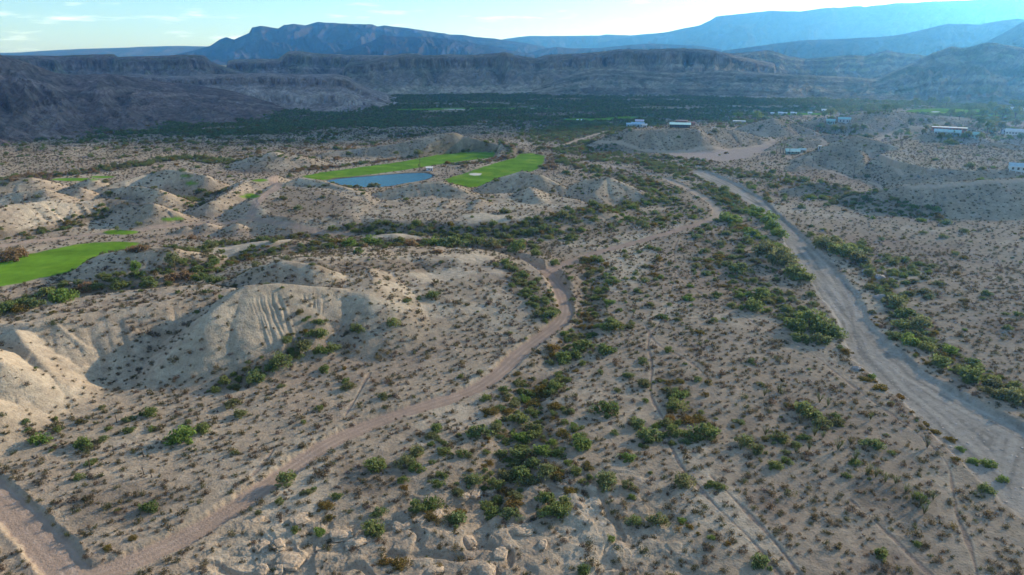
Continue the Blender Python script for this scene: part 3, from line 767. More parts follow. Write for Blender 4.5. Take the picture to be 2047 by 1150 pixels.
range_mesh('hills', 'dark rugged hill at the right edge above the valley', [(1700,175),(1760,158),(1800,138),(1835,122),(1862,107),(1885,99),(1903,92),(1922,97),(1945,92),(1962,87),(1985,85),(2010,90),(2047,96),(2140,92),(2300,100),(2600,90),(3000,110)],
           [(1700,1720),(3000,1600)], [(1700,1900),(1900,2250),(3000,2300)], 2900, 'hill', 110, .65, 190, 1.2, C(.15,.14,.125), seed=8, gcol=C(.085,.095,.07))
range_mesh('mountains', 'faint low blue mountains on the left horizon', [(-1100,100),(-600,95),(-300,104),(0,106),(40,105),(100,101),(160,98),(200,97),(260,95),(300,93),(350,92),(420,93),(520,98)], 10500, 12500, 13800, 'hill', 900, .4, 50, 2, ROCK * .5, M_FAR, 9)
range_mesh('mountains', 'big flat-topped blue mountain left of the centre', [(340,111),(380,103),(420,92),(440,79),(452,74),(468,79),(498,66),(504,55),(520,52),(556,57),(568,50),(586,48),(610,51),(624,47),(636,44),(700,48),(744,49),(755,53),(768,51),(820,57),(860,63),(900,69),(925,70),(950,74),(985,77),(1020,82),(1060,88),(1110,98),(1150,108)],
           6500, 8600, 10500, 'hill', 520, .75, 170, 1.2, C(.075,.07,.06), M_FAR, 10)
range_mesh('mountains', 'jagged lower blue ridge in front of the flat-topped mountain', [(640,112),(700,98),(745,82),(765,70),(790,73),(860,74),(920,82),(980,92),(1030,103),(1080,111)],
           5200, 6300, 7200, 'hill', 330, .8, 110, 1.4, C(.075,.07,.06), M_FAR, 19)
range_mesh('mountains', 'far low blue mountains in the gap at the centre', [(960,84),(1000,80),(1035,74),(1060,72),(1130,72),(1200,71),(1212,69),(1260,71),(1300,67),(1330,65),(1370,66),(1420,72)], 10500, 12300, 13800, 'hill', 900, .5, 60, 1.6, ROCK * .5, M_FAR, 11)
range_mesh('mountains', 'low blue hills in the gap below the far mountains', [(1040,112),(1085,98),(1110,94),(1150,97),(1200,96),(1260,90),(1300,87),(1400,92),(1460,102)], 5600, 6800, 8000, 'hill', 350, .6, 80, 1.6, ROCK * .5, M_FAR, 12)
range_mesh('mountains', 'huge pale blue mountain wall filling the upper right', [(1180,88),(1240,78),(1330,65),(1352,60),(1400,50),(1418,42),(1432,33),(1480,28),(1535,22),(1600,23),(1615,20),(1660,16),(1690,14),(1720,12),(1728,14),(1790,7),(1850,4),(1950,0),(2047,-6),(2200,-10),(2400,0),(3000,-10)],
           8500, 11500, 14000, 'hill', 900, .55, 150, 1.4, C(.075,.07,.06), M_FAR, 13)
range_mesh('mountains', 'blue ridge on the right below the huge mountain wall', [(1430,104),(1480,97),(1545,88),(1580,84),(1600,81),(1680,78),(1760,74),(1810,68),(1850,58),(1885,50),(1896,48),(1960,49),(2005,41),(2034,38),(2060,40),(2150,52),(2300,60),(3000,50)],
           4300, 5600, 7000, 'hill', 380, .7, 130, 1.3, C(.075,.07,.06), M_FAR, 14)
range_mesh('mountains', 'dark blue slope cut by the right edge of the photo', [(1940,104),(1975,82),(2010,64),(2047,44),(2090,28),(2200,20),(2350,40),(3000,60)], 3000, 3900, 5000, 'hill', 260, .7, 110, 1.4, C(.075,.07,.06), M_FAR, 15)

# ------------------------------------------------------------------ plants
def leaf_cloud(n, leaf, seed, clumps=7, rz=.8, base_z=.15, flat=.0, spread=.62, stemn=9, stemr=.02, tri=False, up=0.0):
    r = np.random.default_rng(seed)
    cc = r.normal(size=(clumps, 3)); cc /= np.linalg.norm(cc, axis=1)[:, None]
    cc *= (r.uniform(.25, 1, clumps) ** .6 * spread)[:, None]
    cc[:, 2] = np.abs(cc[:, 2]) * rz + base_z
    cr = r.uniform(.16, .50, clumps)
    V, F = [], []
    for k_ in range(n):
        c = r.integers(clumps)
        d = r.normal(size=3); d /= np.linalg.norm(d)
        p = cc[c] + d * cr[c] * (r.uniform(.35, 1.08) ** .6) * np.array([1, 1, .85])
        if p[2] < .02: p[2] = abs(p[2]) * .4 + .02
        a = r.normal(size=3) + np.array([0, 0, up]); a /= np.linalg.norm(a)
        b = np.cross(a, r.normal(size=3)); b /= np.linalg.norm(b)
        s = leaf * r.uniform(.6, 1.4)
        i0 = len(V)
        if tri:
            V += [p - a * s, p + b * s * .7, p + a * s]; F += [(i0, i0 + 1, i0 + 2)]
        else:
            V += [p - a * s - b * s * .4, p + b * s * .6 - a * s * .2, p + a * s + b * s * .3, p - b * s * .7 + a * s * .2]; F += [(i0, i0 + 1, i0 + 2, i0 + 3)]
    SV, SF = [], []
    for k_ in range(stemn):
        c = cc[k_ % clumps] * r.uniform(.8, 1.1)
        r0 = stemr * r.uniform(.7, 1.2)
        p0 = np.array([r.normal() * .05, r.normal() * .05, -.08]); mid = p0 * .5 + c * .5 + np.array([0, 0, .06])
        for (a, b, ra, rb) in ((p0, mid, r0, r0 * .7), (mid, c, r0 * .7, r0 * .25)):
            i0 = len(SV)
            ax = b - a; q = np.cross(ax, [0.3, .9, .1]); q /= np.linalg.norm(q) + 1e-9; w = np.cross(ax, q); w /= np.linalg.norm(w) + 1e-9
            for t in range(4):
                an = t * math.pi / 2
                SV.append(a + (q * math.cos(an) + w * math.sin(an)) * ra)
            for t in range(4):
                an = t * math.pi / 2
                SV.append(b + (q * math.cos(an) + w * math.sin(an)) * rb)
            SF += [(i0 + t, i0 + (t + 1) % 4, i0 + 4 + (t + 1) % 4, i0 + 4 + t) for t in range(4)]
    return V, F, SV, SF

def me_of(name, V, F, mat):
    me = bpy.data.meshes.new(name); me.from_pydata([tuple(map(float, v)) for v in V], [], F); me.materials.append(mat); me.update(); return me
def two_mat(name, V, F, SV, SF, m1, m2):
    n = len(V)
    me = bpy.data.meshes.new(name)
    me.from_pydata([tuple(map(float, v)) for v in list(V) + list(SV)], [], list(F) + [tuple(i + n for i in f) for f in SF])
    me.materials.append(m1); me.materials.append(m2)
    me.polygons.foreach_set('material_index', [0] * len(F) + [1] * len(SF)); me.update()
    return me
# meshes (unit radius about 1)
SMALL = []
for s in range(5):
    V, F, SV, SF = leaf_cloud(150 - 14 * s, .12, 100 + s, clumps=5 + s % 3, rz=.55, base_z=.12, spread=.6, stemn=8, stemr=.022, tri=True, up=.8)
    SMALL.append(two_mat('creosote_mesh', V, F, SV, SF, ML_SMALL, M_TWIG))
BIGM = []
for s in range(5):
    V, F, SV, SF = leaf_cloud(950, .075, 200 + s, clumps=15, rz=.6, base_z=.18, spread=.85, stemn=16, stemr=.028)
    BIGM.append((V, F, SV, SF))
def foli(mat, tagname): return [me_of(tagname, V, F, mat) for V, F, _, _ in BIGM]
F_GREEN, F_BRIGHT, F_RED, F_YEL = foli(ML_GREEN, 'mesquite_foliage'), foli(ML_BRIGHT, 'willow_foliage'), foli(ML_RED, 'tamarisk_foliage'), foli(ML_YEL, 'golden_foliage')
T_BIG = [me_of('stems', SV, SF, M_BARK) for _, _, SV, SF in BIGM]
FARM = []
for s in range(3):
    V, F, SV, SF = leaf_cloud(260, .15, 300 + s, clumps=8, rz=.6, base_z=.2, spread=.7, stemn=0)
    FARM.append(me_of('thicket_mesh', V, F, ML_FAR))

def put(name, mesh, loc, sc, rz, parent=None, squash=1.0):
    o = bpy.data.objects.new(name, mesh); COL.objects.link(o)
    if parent is None:
        o.location = loc; o.rotation_euler = (0, 0, rz); o.scale = (sc, sc, sc * squash)
    else: o.parent = parent
    return o

def project(x, y, z):
    f = Vector((0, math.cos(PITCH), -math.sin(PITCH))); u = Vector((0, math.sin(PITCH), math.cos(PITCH)))
    d = Vector((x, y, z - CAM_H)); w = d.dot(f)
    if w <= 1: return (-9999, -9999, 1)
    return (CX + FPX * d.x / w, CY - FPX * d.dot(u) / w, w)
def project_np(x, y, z):
    w = y * math.cos(PITCH) - (z - CAM_H) * math.sin(PITCH)
    v = y * math.sin(PITCH) + (z - CAM_H) * math.cos(PITCH)
    w = np.maximum(w, 1)
    return CX + FPX * x / w, CY - FPX * v / w, w

LAND = [("the lower left road bend",190,1120),("the dirt track at the left edge",50,1040),("the dark gravel patch",210,1005),
 ("the dead yucca stalks",230,915),("the lone bright green bush",365,862),("the shaded left spur",70,850),("the foot of the eroded spur",290,770),
 ("the shrubs below the eroded hill",590,700),("the main road's straight lower stretch",560,950),("the main road's middle stretch",800,825),
 ("the main road's upper curve",1040,700),("the main road's bulge",1132,615),("the road fork",1092,548),("the rock ledge",830,1040),
 ("the boulders at the bottom edge",560,1110),("the dark scrub patch",740,960),("the central green draw",1050,850),("the lower end of the draw",1060,950),
 ("the bottom centre rock outcrop",1050,1060),("the bare gully at the bottom",1180,1080),("the trio of round shrubs",1360,850),("the whitish wash-out strip",1440,1000),
 ("the footpath near the bottom edge",1550,1120),("the ocotillo stand",1640,860),("the kink in the right trail",1890,920),("the golden bank of the wash",1830,830),
 ("the widest part of the wash",1900,900),("the pale gravel heaps",1760,590),("the middle bend of the wash",1700,600),("the wash's dense left-bank shrubs",1630,650),
 ("the trail junction",1350,545),("the clumps by the road bulge",1150,690),("the branch road",1290,480),("the branch road's hairpin",1440,430),
 ("the eroded hill's cut cliff",740,590),("the long shrub belt",800,490),("the fairway at the left edge",140,520),("the pond",760,360),("the double fairway",960,340),
 ("the shaded ridge on the right",1900,400),("the hilltop houses",1350,260),("the town",1960,265),("the two upright trees",310,530),
 ("the flat beyond the wash",1900,560),("the lower right corner",1980,1120),("the knolls below the pond",1050,380),("the upper left badland ridges",300,380)]
def where(px, py):
    b = min(LAND, key=lambda l: (l[1] - px) ** 2 + ((l[2] - py) * 1.5) ** 2)
    dx, dy = px - b[1], (py - b[2]) * 1.5
    D = math.hypot(dx, dy)
    if D < 16: return 'beside ' + b[0]
    near_ = 'just ' if D < 70 else ''
    if abs(dx) > 2 * abs(dy): w = 'right of' if dx > 0 else 'left of'
    elif abs(dy) > 2 * abs(dx): w = 'below' if dy > 0 else 'beyond'
    else: w = ('below right of' if dy > 0 else 'beyond right of') if dx > 0 else ('below left of' if dy > 0 else 'beyond left of')
    return near_ + w + ' ' + b[0]

placed = []   # x, y, r of big shrubs
shrub_recs = []
SIZEW = lambda pxw: 'large' if pxw > 40 else ('medium' if pxw > 26 else 'small')
def shrub(kind, x, y, rad, mi, rz, sq, px, py, wpx):
    z = float(height(x, y)) - .06 * rad
    F_, name, cat, grp, adj = {'g': (F_GREEN, 'mesquite_shrub', 'shrub', 'green mesquite shrubs in the draws and flats', 'rounded green shrub'),
        'b': (F_BRIGHT, 'willow_shrub', 'willow shrub', 'bright green willow shrubs along the wash', 'bright yellow-green shrub'),
        'r': (F_RED, 'tamarisk_shrub', 'tamarisk', 'rust-coloured tamarisk shrubs by the golf course', 'rust-brown feathery shrub'),
        'y': (F_YEL, 'golden_shrub', 'golden shrub', 'golden-brown brush in the draws and on the wash bank', 'low golden-brown shrub')}[kind]
    e = empty(name, (x, y, z), rz); e.scale = (rad, rad, rad * sq)
    put('foliage', F_[mi], None, 1, 0, e); put('stems', T_BIG[mi], None, 1, 0, e)
    lab = '%s %s %s' % (SIZEW(wpx), adj, where(px, py))
    tag(e, lab[:200], cat, grp)
    return e

HAND = [ # px, py(base), half width px, kind
 (365,878,26,'b'),(405,862,15,'g'),(300,830,15,'g'),(165,893,17,'g'),(80,886,16,'b'),(695,776,14,'g'),(635,672,20,'g'),(608,697,20,'g'),(712,662,15,'g'),(665,700,15,'g'),(560,728,20,'g'),(590,715,14,'g'),
 (515,760,22,'g'),(575,683,12,'g'),(465,812,15,'g'),(480,832,13,'g'),(640,705,14,'g'),(540,740,13,'g'),(450,765,13,'g'),(430,782,12,'g'),(785,650,14,'g'),(648,742,13,'g'),
 (1222,658,21,'g'),(1212,705,19,'g'),(1165,700,24,'g'),(1125,722,20,'g'),(1150,715,14,'g'),(1105,700,18,'y'),(980,826,18,'y'),(992,862,16,'g'),(1035,842,22,'g'),(1062,876,20,'g'),(1163,893,25,'g'),(1212,825,27,'g'),
 (1350,815,20,'g'),(1350,868,20,'g'),(1410,872,25,'g'),(1382,876,18,'g'),(1300,880,24,'g'),(1275,852,17,'g'),(1375,842,18,'y'),(1365,968,20,'g'),(1420,972,13,'g'),(745,1066,23,'g'),(835,1018,18,'g'),(862,1014,20,'g'),
 (835,908,18,'g'),(830,940,17,'g'),(925,912,14,'g'),(872,860,14,'g'),(1210,970,25,'g'),(1090,948,20,'g'),(1108,1028,26,'g'),(985,1032,20,'g'),(990,972,18,'g'),(1042,955,24,'g'),(945,965,20,'g'),(1015,985,18,'y'),
 (800,1130,18,'y'),(770,1124,14,'y'),(1315,1044,19,'g'),(1520,1128,19,'g'),(1745,893,18,'g'),(1550,935,14,'g'),(1760,1112,14,'g'),(1762,778,14,'y'),(1605,826,20,'g'),(1630,836,15,'g'),(1490,888,18,'g'),(1515,903,15,'g'),
 (1976,932,12,'b'),(1970,982,13,'g'),(2005,962,9,'b'),(1945,925,10,'b'),(1165,1146,15,'g'),(640,1066,13,'b'),(590,1062,9,'g'),(1092,1004,20,'g'),(1062,968,18,'g'),(1255,975,14,'g'),(1130,1010,18,'g'),(920,1030,16,'y'),
 (1650,668,26,'g'),(1620,652,28,'g'),(1590,660,22,'g'),(1640,684,20,'g'),(1600,682,18,'g'),(1668,670,18,'g'),(1505,620,22,'g'),(1520,594,20,'g'),(1480,546,20,'g'),(1560,528,28,'g'),(1532,508,26,'g'),(1590,552,22,'g'),
 (1605,560,18,'g'),(1660,498,28,'g'),(1688,512,28,'g'),(1715,524,20,'g'),(1640,486,16,'g'),(1820,688,20,'b'),(1850,698,16,'g'),(1880,730,18,'g'),(1800,655,16,'g'),(1790,610,20,'g'),(1810,635,20,'g'),(1840,655,18,'g'),
 (1940,760,22,'g'),(1985,775,18,'g'),(1900,705,14,'b'),(1985,790,18,'g'),(2020,800,20,'g'),(1556,472,16,'b'),(1545,455,14,'b'),(1530,445,14,'b'),(1510,432,12,'b'),(1465,445,18,'b'),(1450,438,14,'b'),(1540,438,14,'b'),(1520,425,11,'b'),
 (1340,838,13,'y'),(1395,838,16,'y'),(1125,870,18,'y'),(1110,815,16,'y'),(1070,808,18,'y'),(1175,935,14,'y'),(1140,985,16,'y'),(860,1035,15,'y'),(1090,780,16,'y'),(1050,800,14,'b'),(1040,880,16,'b'),(1085,905,18,'b'),(1065,930,16,'g'),
 (1690,705,12,'y'),(1730,760,12,'y'),(1840,1000,11,'b'),(1900,880,10,'y'),(1870,865,9,'y'),(1800,795,10,'y'),(1850,850,9,'y'),(1920,900,8,'b'),(125,600,22,'b'),(95,590,16,'g'),(345,560,14,'r'),(375,556,16,'r'),(170,580,16,'r'),
 (150,585,14,'y'),(190,578,14,'g'),(240,575,18,'g'),(300,572,18,'g'),(40,620,18,'y'),(15,622,18,'g'),(70,612,16,'g'),(20,520,20,'r'),(40,512,14,'r'),(265,502,12,'r'),(285,500,12,'r'),(400,560,14,'g'),(430,565,16,'g'),
 (900,495,26,'g'),(870,490,18,'b'),(1035,500,18,'g'),(1020,488,14,'r'),(980,492,18,'g'),(955,488,16,'g'),(820,492,14,'r'),(740,488,16,'b'),(700,492,16,'b'),(1070,510,12,'g'),(930,480,14,'g'),(1000,475,14,'g'),(1108,528,11,'g'),
]
for (px, py, hwp, kd) in HAND:
    x, y, z = hit(px, py)
    dist = math.sqrt(x * x + y * y + (CAM_H - z) ** 2)
    rad = hwp * dist / FPX * 1.16
    shrub(kd, x, y, rad, random.randrange(5), random.uniform(0, 6.28), random.uniform(.85, 1.15) * (.6 if kd == 'y' else 1), px, py, hwp * 2)
    placed.append((x, y, rad))
PL = np.array(placed)

def candidates(r0, r1, sp, jit=.5, az=R(46)):
    xs = np.arange(-r1 * math.sin(az), r1 * math.sin(az), sp); ys = np.arange(r0 * math.cos(az) * .8, r1, sp)
    A, B = np.meshgrid(xs, ys)
    A = A + (np.arange(len(ys)) % 2)[:, None] * sp * .5
    x = (A + rng.uniform(-jit, jit, A.shape) * sp).ravel(); y = (B + rng.uniform(-jit, jit, B.shape) * sp).ravel()
    r = np.hypot(x, y); a = np.arctan2(x, y)
    m = (r > r0) & (r < r1) & (np.abs(a) < az)
    return x[m], y[m]

goldm = np.zeros(NV)
for pl in ([(1700,690),(1730,745),(1790,792),(1850,850),(1900,905),(1950,950),(2060,1045)], [(1660,590),(1640,560),(1610,530)], [(1690,575),(1735,625),(1800,690),(1870,740)], [(1320,820),(1390,850)], [(1440,1090),(1340,1040)], [(1090,830),(1180,930)]):
    idx, s, d = line_dist(HP(pl), 8)
    goldm[idx] = np.maximum(goldm[idx], sstep(2.6, .8, d + perlin(GX[idx] / 3, GY[idx] / 3)))
greend = np.maximum(greend, goldm * .85)
# green shrubs along the draws
gx_, gy_, gr_ = [], [], []
for (r0, r1, sp, rmin, rmax) in [(95, 330, 2.4, .9, 2.7), (330, 700, 3.2, 1.2, 3.2), (700, 1120, 4.4, 1.8, 3.8)]:
    x, y = candidates(r0, r1, sp)
    p = lookup(greend, x, y) * (1 - lookup(clear, x, y))
    p = np.where(p < .12, p + .02, p)
    k_ = rng.random(len(x)) < p * .85
    k_ &= lookup(clear, x, y) < .2
    x, y = x[k_], y[k_]
    gx_.append(x); gy_.append(y); gr_.append(rng.uniform(rmin, rmax, len(x)) * (.8 + .4 * rng.random(len(x)) ** 2))
gx_, gy_, gr_ = map(np.concatenate, (gx_, gy_, gr_))
keep = np.ones(len(gx_), bool)
for (hx, hy, hr) in placed:
    keep &= np.hypot(gx_ - hx, gy_ - hy) > hr * .95
gx_, gy_, gr_ = gx_[keep], gy_[keep], gr_[keep]
gz_ = height(gx_, gy_)
ppx, ppy, pw_ = project_np(gx_, gy_, gz_)
app = gr_ / pw_ * FPX * ((ppx > 0) & (ppx < 2047) & (ppy > 0) & (ppy < 1160))
kinds = np.full(len(gx_), 'g')
gr_ = gr_ * (.55 + .9 * rng.random(len(gr_)) ** 1.5)
u = rng.random(len(gx_))
kinds[(u < .13)] = 'y'
gm = (lookup(goldm, gx_, gy_) > .3) & (u < .85)
kinds[gm] = 'y'; gr_[gm] *= .6
kinds[(u > .93) & (ppx > 1100)] = 'b'
redz = ((ppy > 290) & (ppy < 350) & (ppx > 560) & (ppx < 1110) & (fbm(gx_, gy_, 26, 2, 77) > .0)) | ((ppy > 338) & (ppy < 362) & (ppx > 20) & (ppx < 300) & (u < .75)) | ((ppy > 470) & (ppy < 600) & (ppx < 1050) & (u < .05))
kinds[redz] = 'r'
wl = (ppx > 1490) & (ppx < 1575) & (ppy > 415) & (ppy < 480); kinds[wl] = 'b'
app = gr_ / pw_ * FPX * ((ppx > 0) & (ppx < 2047) & (ppy > 0) & (ppy < 1160))
order = np.argsort(-app)
BUD = {'g': 290 - sum(1 for h in HAND if h[3] == 'g'), 'y': 60, 'b': 60, 'r': 90}
stuff_pts = {k_: [] for k_ in 'gybr'}
for i in order:
    kd = str(kinds[i]); rec = (float(gx_[i]), float(gy_[i]), float(gz_[i]), float(gr_[i]))
    if BUD[kd] > 0 and app[i] > 3:
        BUD[kd] -= 1
        shrub(kd, rec[0], rec[1], rec[3], random.randrange(5), random.uniform(0, 6.28), random.uniform(.7, 1.05) * (.62 if kd == 'y' else 1), ppx[i], ppy[i], app[i] * 2)
    else: stuff_pts[kd].append(rec)

# small creosote bushes everywhere
sx, sy, sr = [], [], []
for (r0, r1, sp) in [(90, 420, 2.3), (420, 1250, 3.2)]:
    x, y = candidates(r0, r1, sp, .48)
    p = lookup(smalld, x, y)
    k_ = (rng.random(len(x)) < p * .86) & (lookup(clear, x, y) < .15)
    x, y = x[k_], y[k_]
    sx.append(x); sy.append(y); sr.append((.74 + 1.0 * rng.random(len(x)) ** 1.8 + (rng.random(len(x)) < .09) * .7) * (1 + .35 * fbm(x, y, 14, 2, 88)))
sx, sy, sr = map(np.concatenate, (sx, sy, sr))
keep = np.ones(len(sx), bool)
for (hx, hy, hr) in placed: keep &= np.hypot(sx - hx, sy - hy) > hr * .8
sx, sy, sr = sx[keep], sy[keep], sr[keep]
sz = height(sx, sy) - .03
ppx, ppy, pw_ = project_np(sx, sy, sz)
app = sr / pw_ * ((ppx > 5) & (ppx < 2040) & (ppy > 0) & (ppy < 1148))
order = np.argsort(-app)
small_stuff = []
ADJ = ['low grey-brown bush', 'small dark twiggy bush', 'low olive bush', 'sparse dry bush', 'squat grey bush']
for n, i in enumerate(order):
    if n < 295:
        mi = n % 5
        o = put('creosote_bush', SMALL[mi], (float(sx[i]), float(sy[i]), float(sz[i])), float(sr[i]), random.uniform(0, 6.28), None, random.uniform(.9, 1.25))
        tag(o, '%s %s' % ('low dry grey-brown bush', where(ppx[i], ppy[i])), 'bush', 'small dry bushes scattered over the near sand')
    else: small_stuff.append(i)
small_stuff = np.array(small_stuff)

def scatter(name, label, pts, srcs, sq=(.75, 1.1)):
    """one object of many instances: a point cloud mesh with geometry nodes"""
    pts = np.asarray(pts, np.float32)
    n = len(pts)
    me = bpy.data.meshes.new(name); me.vertices.add(n); me.vertices.foreach_set('co', np.ascontiguousarray(pts[:, :3]).ravel())
    a = me.attributes.new('sc', 'FLOAT_VECTOR', 'POINT')
    sv = np.stack([pts[:, 3], pts[:, 3] * rng.uniform(.85, 1.15, n), pts[:, 3] * rng.uniform(*sq, n)], 1).astype(np.float32)
    a.data.foreach_set('vector', sv.ravel())
    a = me.attributes.new('rt', 'FLOAT_VECTOR', 'POINT')
    rv = np.zeros((n, 3), np.float32); rv[:, 2] = rng.uniform(0, 6.28, n); a.data.foreach_set('vector', rv.ravel())
    a = me.attributes.new('ix', 'INT', 'POINT'); a.data.foreach_set('value', rng.integers(0, len(srcs), n).astype(np.int32))
    o = bpy.data.objects.new(name, me); COL.objects.link(o)
    ng = bpy.data.node_groups.new(name + '_scatter', 'GeometryNodeTree')
    ng.interface.new_socket('Geometry', in_out='INPUT', socket_type='NodeSocketGeometry')
    ng.interface.new_socket('Geometry', in_out='OUTPUT', socket_type='NodeSocketGeometry')
    gi = ng.nodes.new('NodeGroupInput'); go = ng.nodes.new('NodeGroupOutput')
    iop = ng.nodes.new('GeometryNodeInstanceOnPoints'); jn = ng.nodes.new('GeometryNodeJoinGeometry')
    for s in srcs[::-1]:
        oi = ng.nodes.new('GeometryNodeObjectInfo'); oi.transform_space = 'ORIGINAL'
        oi.inputs['Object'].default_value = s; oi.inputs['As Instance'].default_value = True
        ng.links.new(oi.outputs['Geometry'], jn.inputs[0])
    def na(nm, ty):
        q = ng.nodes.new('GeometryNodeInputNamedAttribute'); q.data_type = ty; q.inputs['Name'].default_value = nm; return q
    ng.links.new(gi.outputs[0], iop.inputs['Points']); ng.links.new(jn.outputs[0], iop.inputs['Instance'])
    iop.inputs['Pick Instance'].default_value = True
    ng.links.new(na('ix', 'INT').outputs['Attribute'], iop.inputs['Instance Index'])
    ng.links.new(na('rt', 'FLOAT_VECTOR').outputs['Attribute'], iop.inputs['Rotation'])
    ng.links.new(na('sc', 'FLOAT_VECTOR').outputs['Attribute'], iop.inputs['Scale'])
    ng.links.new(iop.outputs[0], go.inputs[0])
    md = o.modifiers.new('scatter', 'NODES'); md.node_group = ng
    tag(o, label, None, None, 'stuff')
    return o

def find_src(namebase, meshes):
    out = []
    for me in meshes:
        for o in COL.objects:
            if o.data is me: out.append(o); break
    return out
scatter('desert_scrub', 'countless small dry bushes dotting the sand flats and hills', np.stack([sx[small_stuff], sy[small_stuff], sz[small_stuff], sr[small_stuff]], 1), find_src('c', SMALL), (.85, 1.25))
for kd, FM, nm, lb in (('g', F_GREEN, 'green_scrub', 'dense green brush filling the draws and belts'), ('y', F_YEL, 'golden_scrub', 'low golden-brown brush along draws and banks'),
                   ('b', F_BRIGHT, 'willow_scrub', 'bright green brush along the wash corridor'), ('r', F_RED, 'tamarisk_scrub', 'rust-coloured brush round the far fairways')):
    if len(stuff_pts[kd]) > 3: scatter(nm, lb, stuff_pts[kd], find_src('f', FM))
# far thicket
x, y = candidates(950, 2000, 6.6, .5, R(48))
p = np.maximum(lookup(val, x, y), .10) * (1 - lookup(clear, x, y))
k_ = (rng.random(len(x)) < p * .9) & (lookup(clear, x, y) < .1)
x, y = x[k_], y[k_]
rr0 = rng.uniform(1.8, 4.2, len(x)) * (.75 + .45 * (fbm(x, y, 60, 2, 90) > 0))
first = []
for me in FARM:   # one near tree of each shape stands in the valley itself
    i = 0
TREE_SRC = []

# ------------------------------------------------------------------ trees
def tree_mesh(seed, h, r, n, leaf, mat, slim=1.0):
    r_ = np.random.default_rng(seed)
    V, F = [], []
    cl = []
    for k_ in range(14):
        a = r_.uniform(0, 6.28); q = r_.uniform(.1, .8)
        zz = r_.uniform(.38, .92)
        w = math.sin(math.pi * min(1, (zz - .2) / .8)) ** .6
        cl.append((r * q * w * math.cos(a), r * q * w * math.sin(a), h * zz, r * r_.uniform(.25, .42)))
    for k_ in range(n):
        c = cl[r_.integers(len(cl))]
        d = r_.normal(size=3); d /= np.linalg.norm(d)
        p = np.array(c[:3]) + d * c[3] * r_.uniform(.5, 1.1)
        a = r_.normal(size=3); a /= np.linalg.norm(a); b = np.cross(a, r_.normal(size=3)); b /= np.linalg.norm(b)
        s = leaf * r_.uniform(.6, 1.4); i0 = len(V)
        V += [p - a * s, p + b * s * .6, p + a * s, p - b * s * .6]; F.append((i0, i0 + 1, i0 + 2, i0 + 3))
    SV, SF = [], []
    def limb(a, b, ra, rb):
        a = np.array(a, float); b = np.array(b, float); i0 = len(SV)
        ax = b - a; q = np.cross(ax, [.3, .9, .1]); q /= np.linalg.norm(q); w = np.cross(ax, q); w /= np.linalg.norm(w)
        for (c, rr2) in ((a, ra), (b, rb)):
            for t in range(6): SV.append(c + (q * math.cos(t * math.pi / 3) + w * math.sin(t * math.pi / 3)) * rr2)
        SF.extend([(i0 + t, i0 + (t + 1) % 6, i0 + 6 + (t + 1) % 6, i0 + 6 + t) for t in range(6)])
    limb((0, 0, -.3), (.1, 0, h * .35), h * .035, h * .025); limb((.1, 0, h * .35), (0, .1, h * .7), h * .025, h * .012)
    for c in cl[:8]: limb((.08, 0, h * .3), c[:3], h * .014, h * .004)
    return V, F, SV, SF
TREES = []
for sd_, mt in ((1, ML_BRIGHT), (2, ML_GREEN), (3, ML_GREEN)):
    V, F, SV, SF = tree_mesh(sd_, 1.0, .5, 900, .045, mt)
    TREES.append((me_of('crown', V, F, mt), me_of('trunk', SV, SF, M_BARK)))
def tree(px, py, hpx, ti, label, wide=1.0, group=None, name='tree'):
    x, y, z = hit(px, py)
    d = math.sqrt(x * x + y * y + (CAM_H - z) ** 2)
    h = hpx * d / FPX
    e = empty(name, (x, y, z - .1), random.uniform(0, 6)); e.scale = (h * wide, h * wide, h)
    put('crown', TREES[ti][0], None, 1, 0, e); put('trunk', TREES[ti][1], None, 1, 0, e)
    tag(e, label, 'tree', group)
    return e
tree(348, 540, 34, 1, 'tall round green tree, right one of two upright trees below the mound', .85)
tree(276, 556, 34, 0, 'slim light green tree, left one of two upright trees below the mound', .62)
tree(235, 463, 10, 1, 'small dark tree beside the small green left of the road junction', 1.0)
tree(1474, 240, 15, 0, 'round pale green tree standing in the valley, left of the bigger pair', 1.2)
tree(1511, 241, 18, 0, 'larger round pale green tree standing in the valley behind the conical hill', 1.3)
TT = [(1868,262,8),(1880,280,8),(1895,282,8),(1925,282,9),(2040,282,9),(2015,284,8),(1990,286,8),(1850,262,7),(1845,270,7),(1960,256,9),(2030,256,9),(1660,236,12),(1680,232,10),(1648,238,10),(1700,228,9),(1722,225,9),(1745,223,8),(1770,224,9),(1790,224,10),(1640,262,10),(1668,268,11),(1682,266,9),(1708,262,9),(1725,262,8),
      (1975,266,14),(1998,268,14),(1955,262,9),(2020,270,9),(1985,250,9),(1960,250,10),(2005,240,14),(2030,238,13),(1990,232,12),(1965,238,11),(1940,238,10),(1918,240,10),(1900,234,9),
      (1935,276,8),(1960,280,8),(1790,276,8),(1800,270,7),(1812,268,7),(1830,214,10),(1860,213,10),(1890,212,10),(1820,250,8),(2040,226,13),(2025,222,12),(1980,222,10),(1935,226,8)]
TL = {0: 'small dark green tree in the trees around', 1: 'rounded green tree in the trees around'}
for n, (px, py, hp) in enumerate(TT):
    wh = 'the white house on the ridge' if px < 1800 and py < 240 else ('the teal-roofed houses below the ridge' if px < 1800 else ('the town buildings at the right edge' if py > 244 else 'the bright fairway beyond the town'))
    tree(px, py, hp * 1.45, 1 + n % 2, 'rounded dark green tree %s' % (where(px, py) if n % 3 else 'by ' + wh), 1.15, 'trees round the houses and the town')

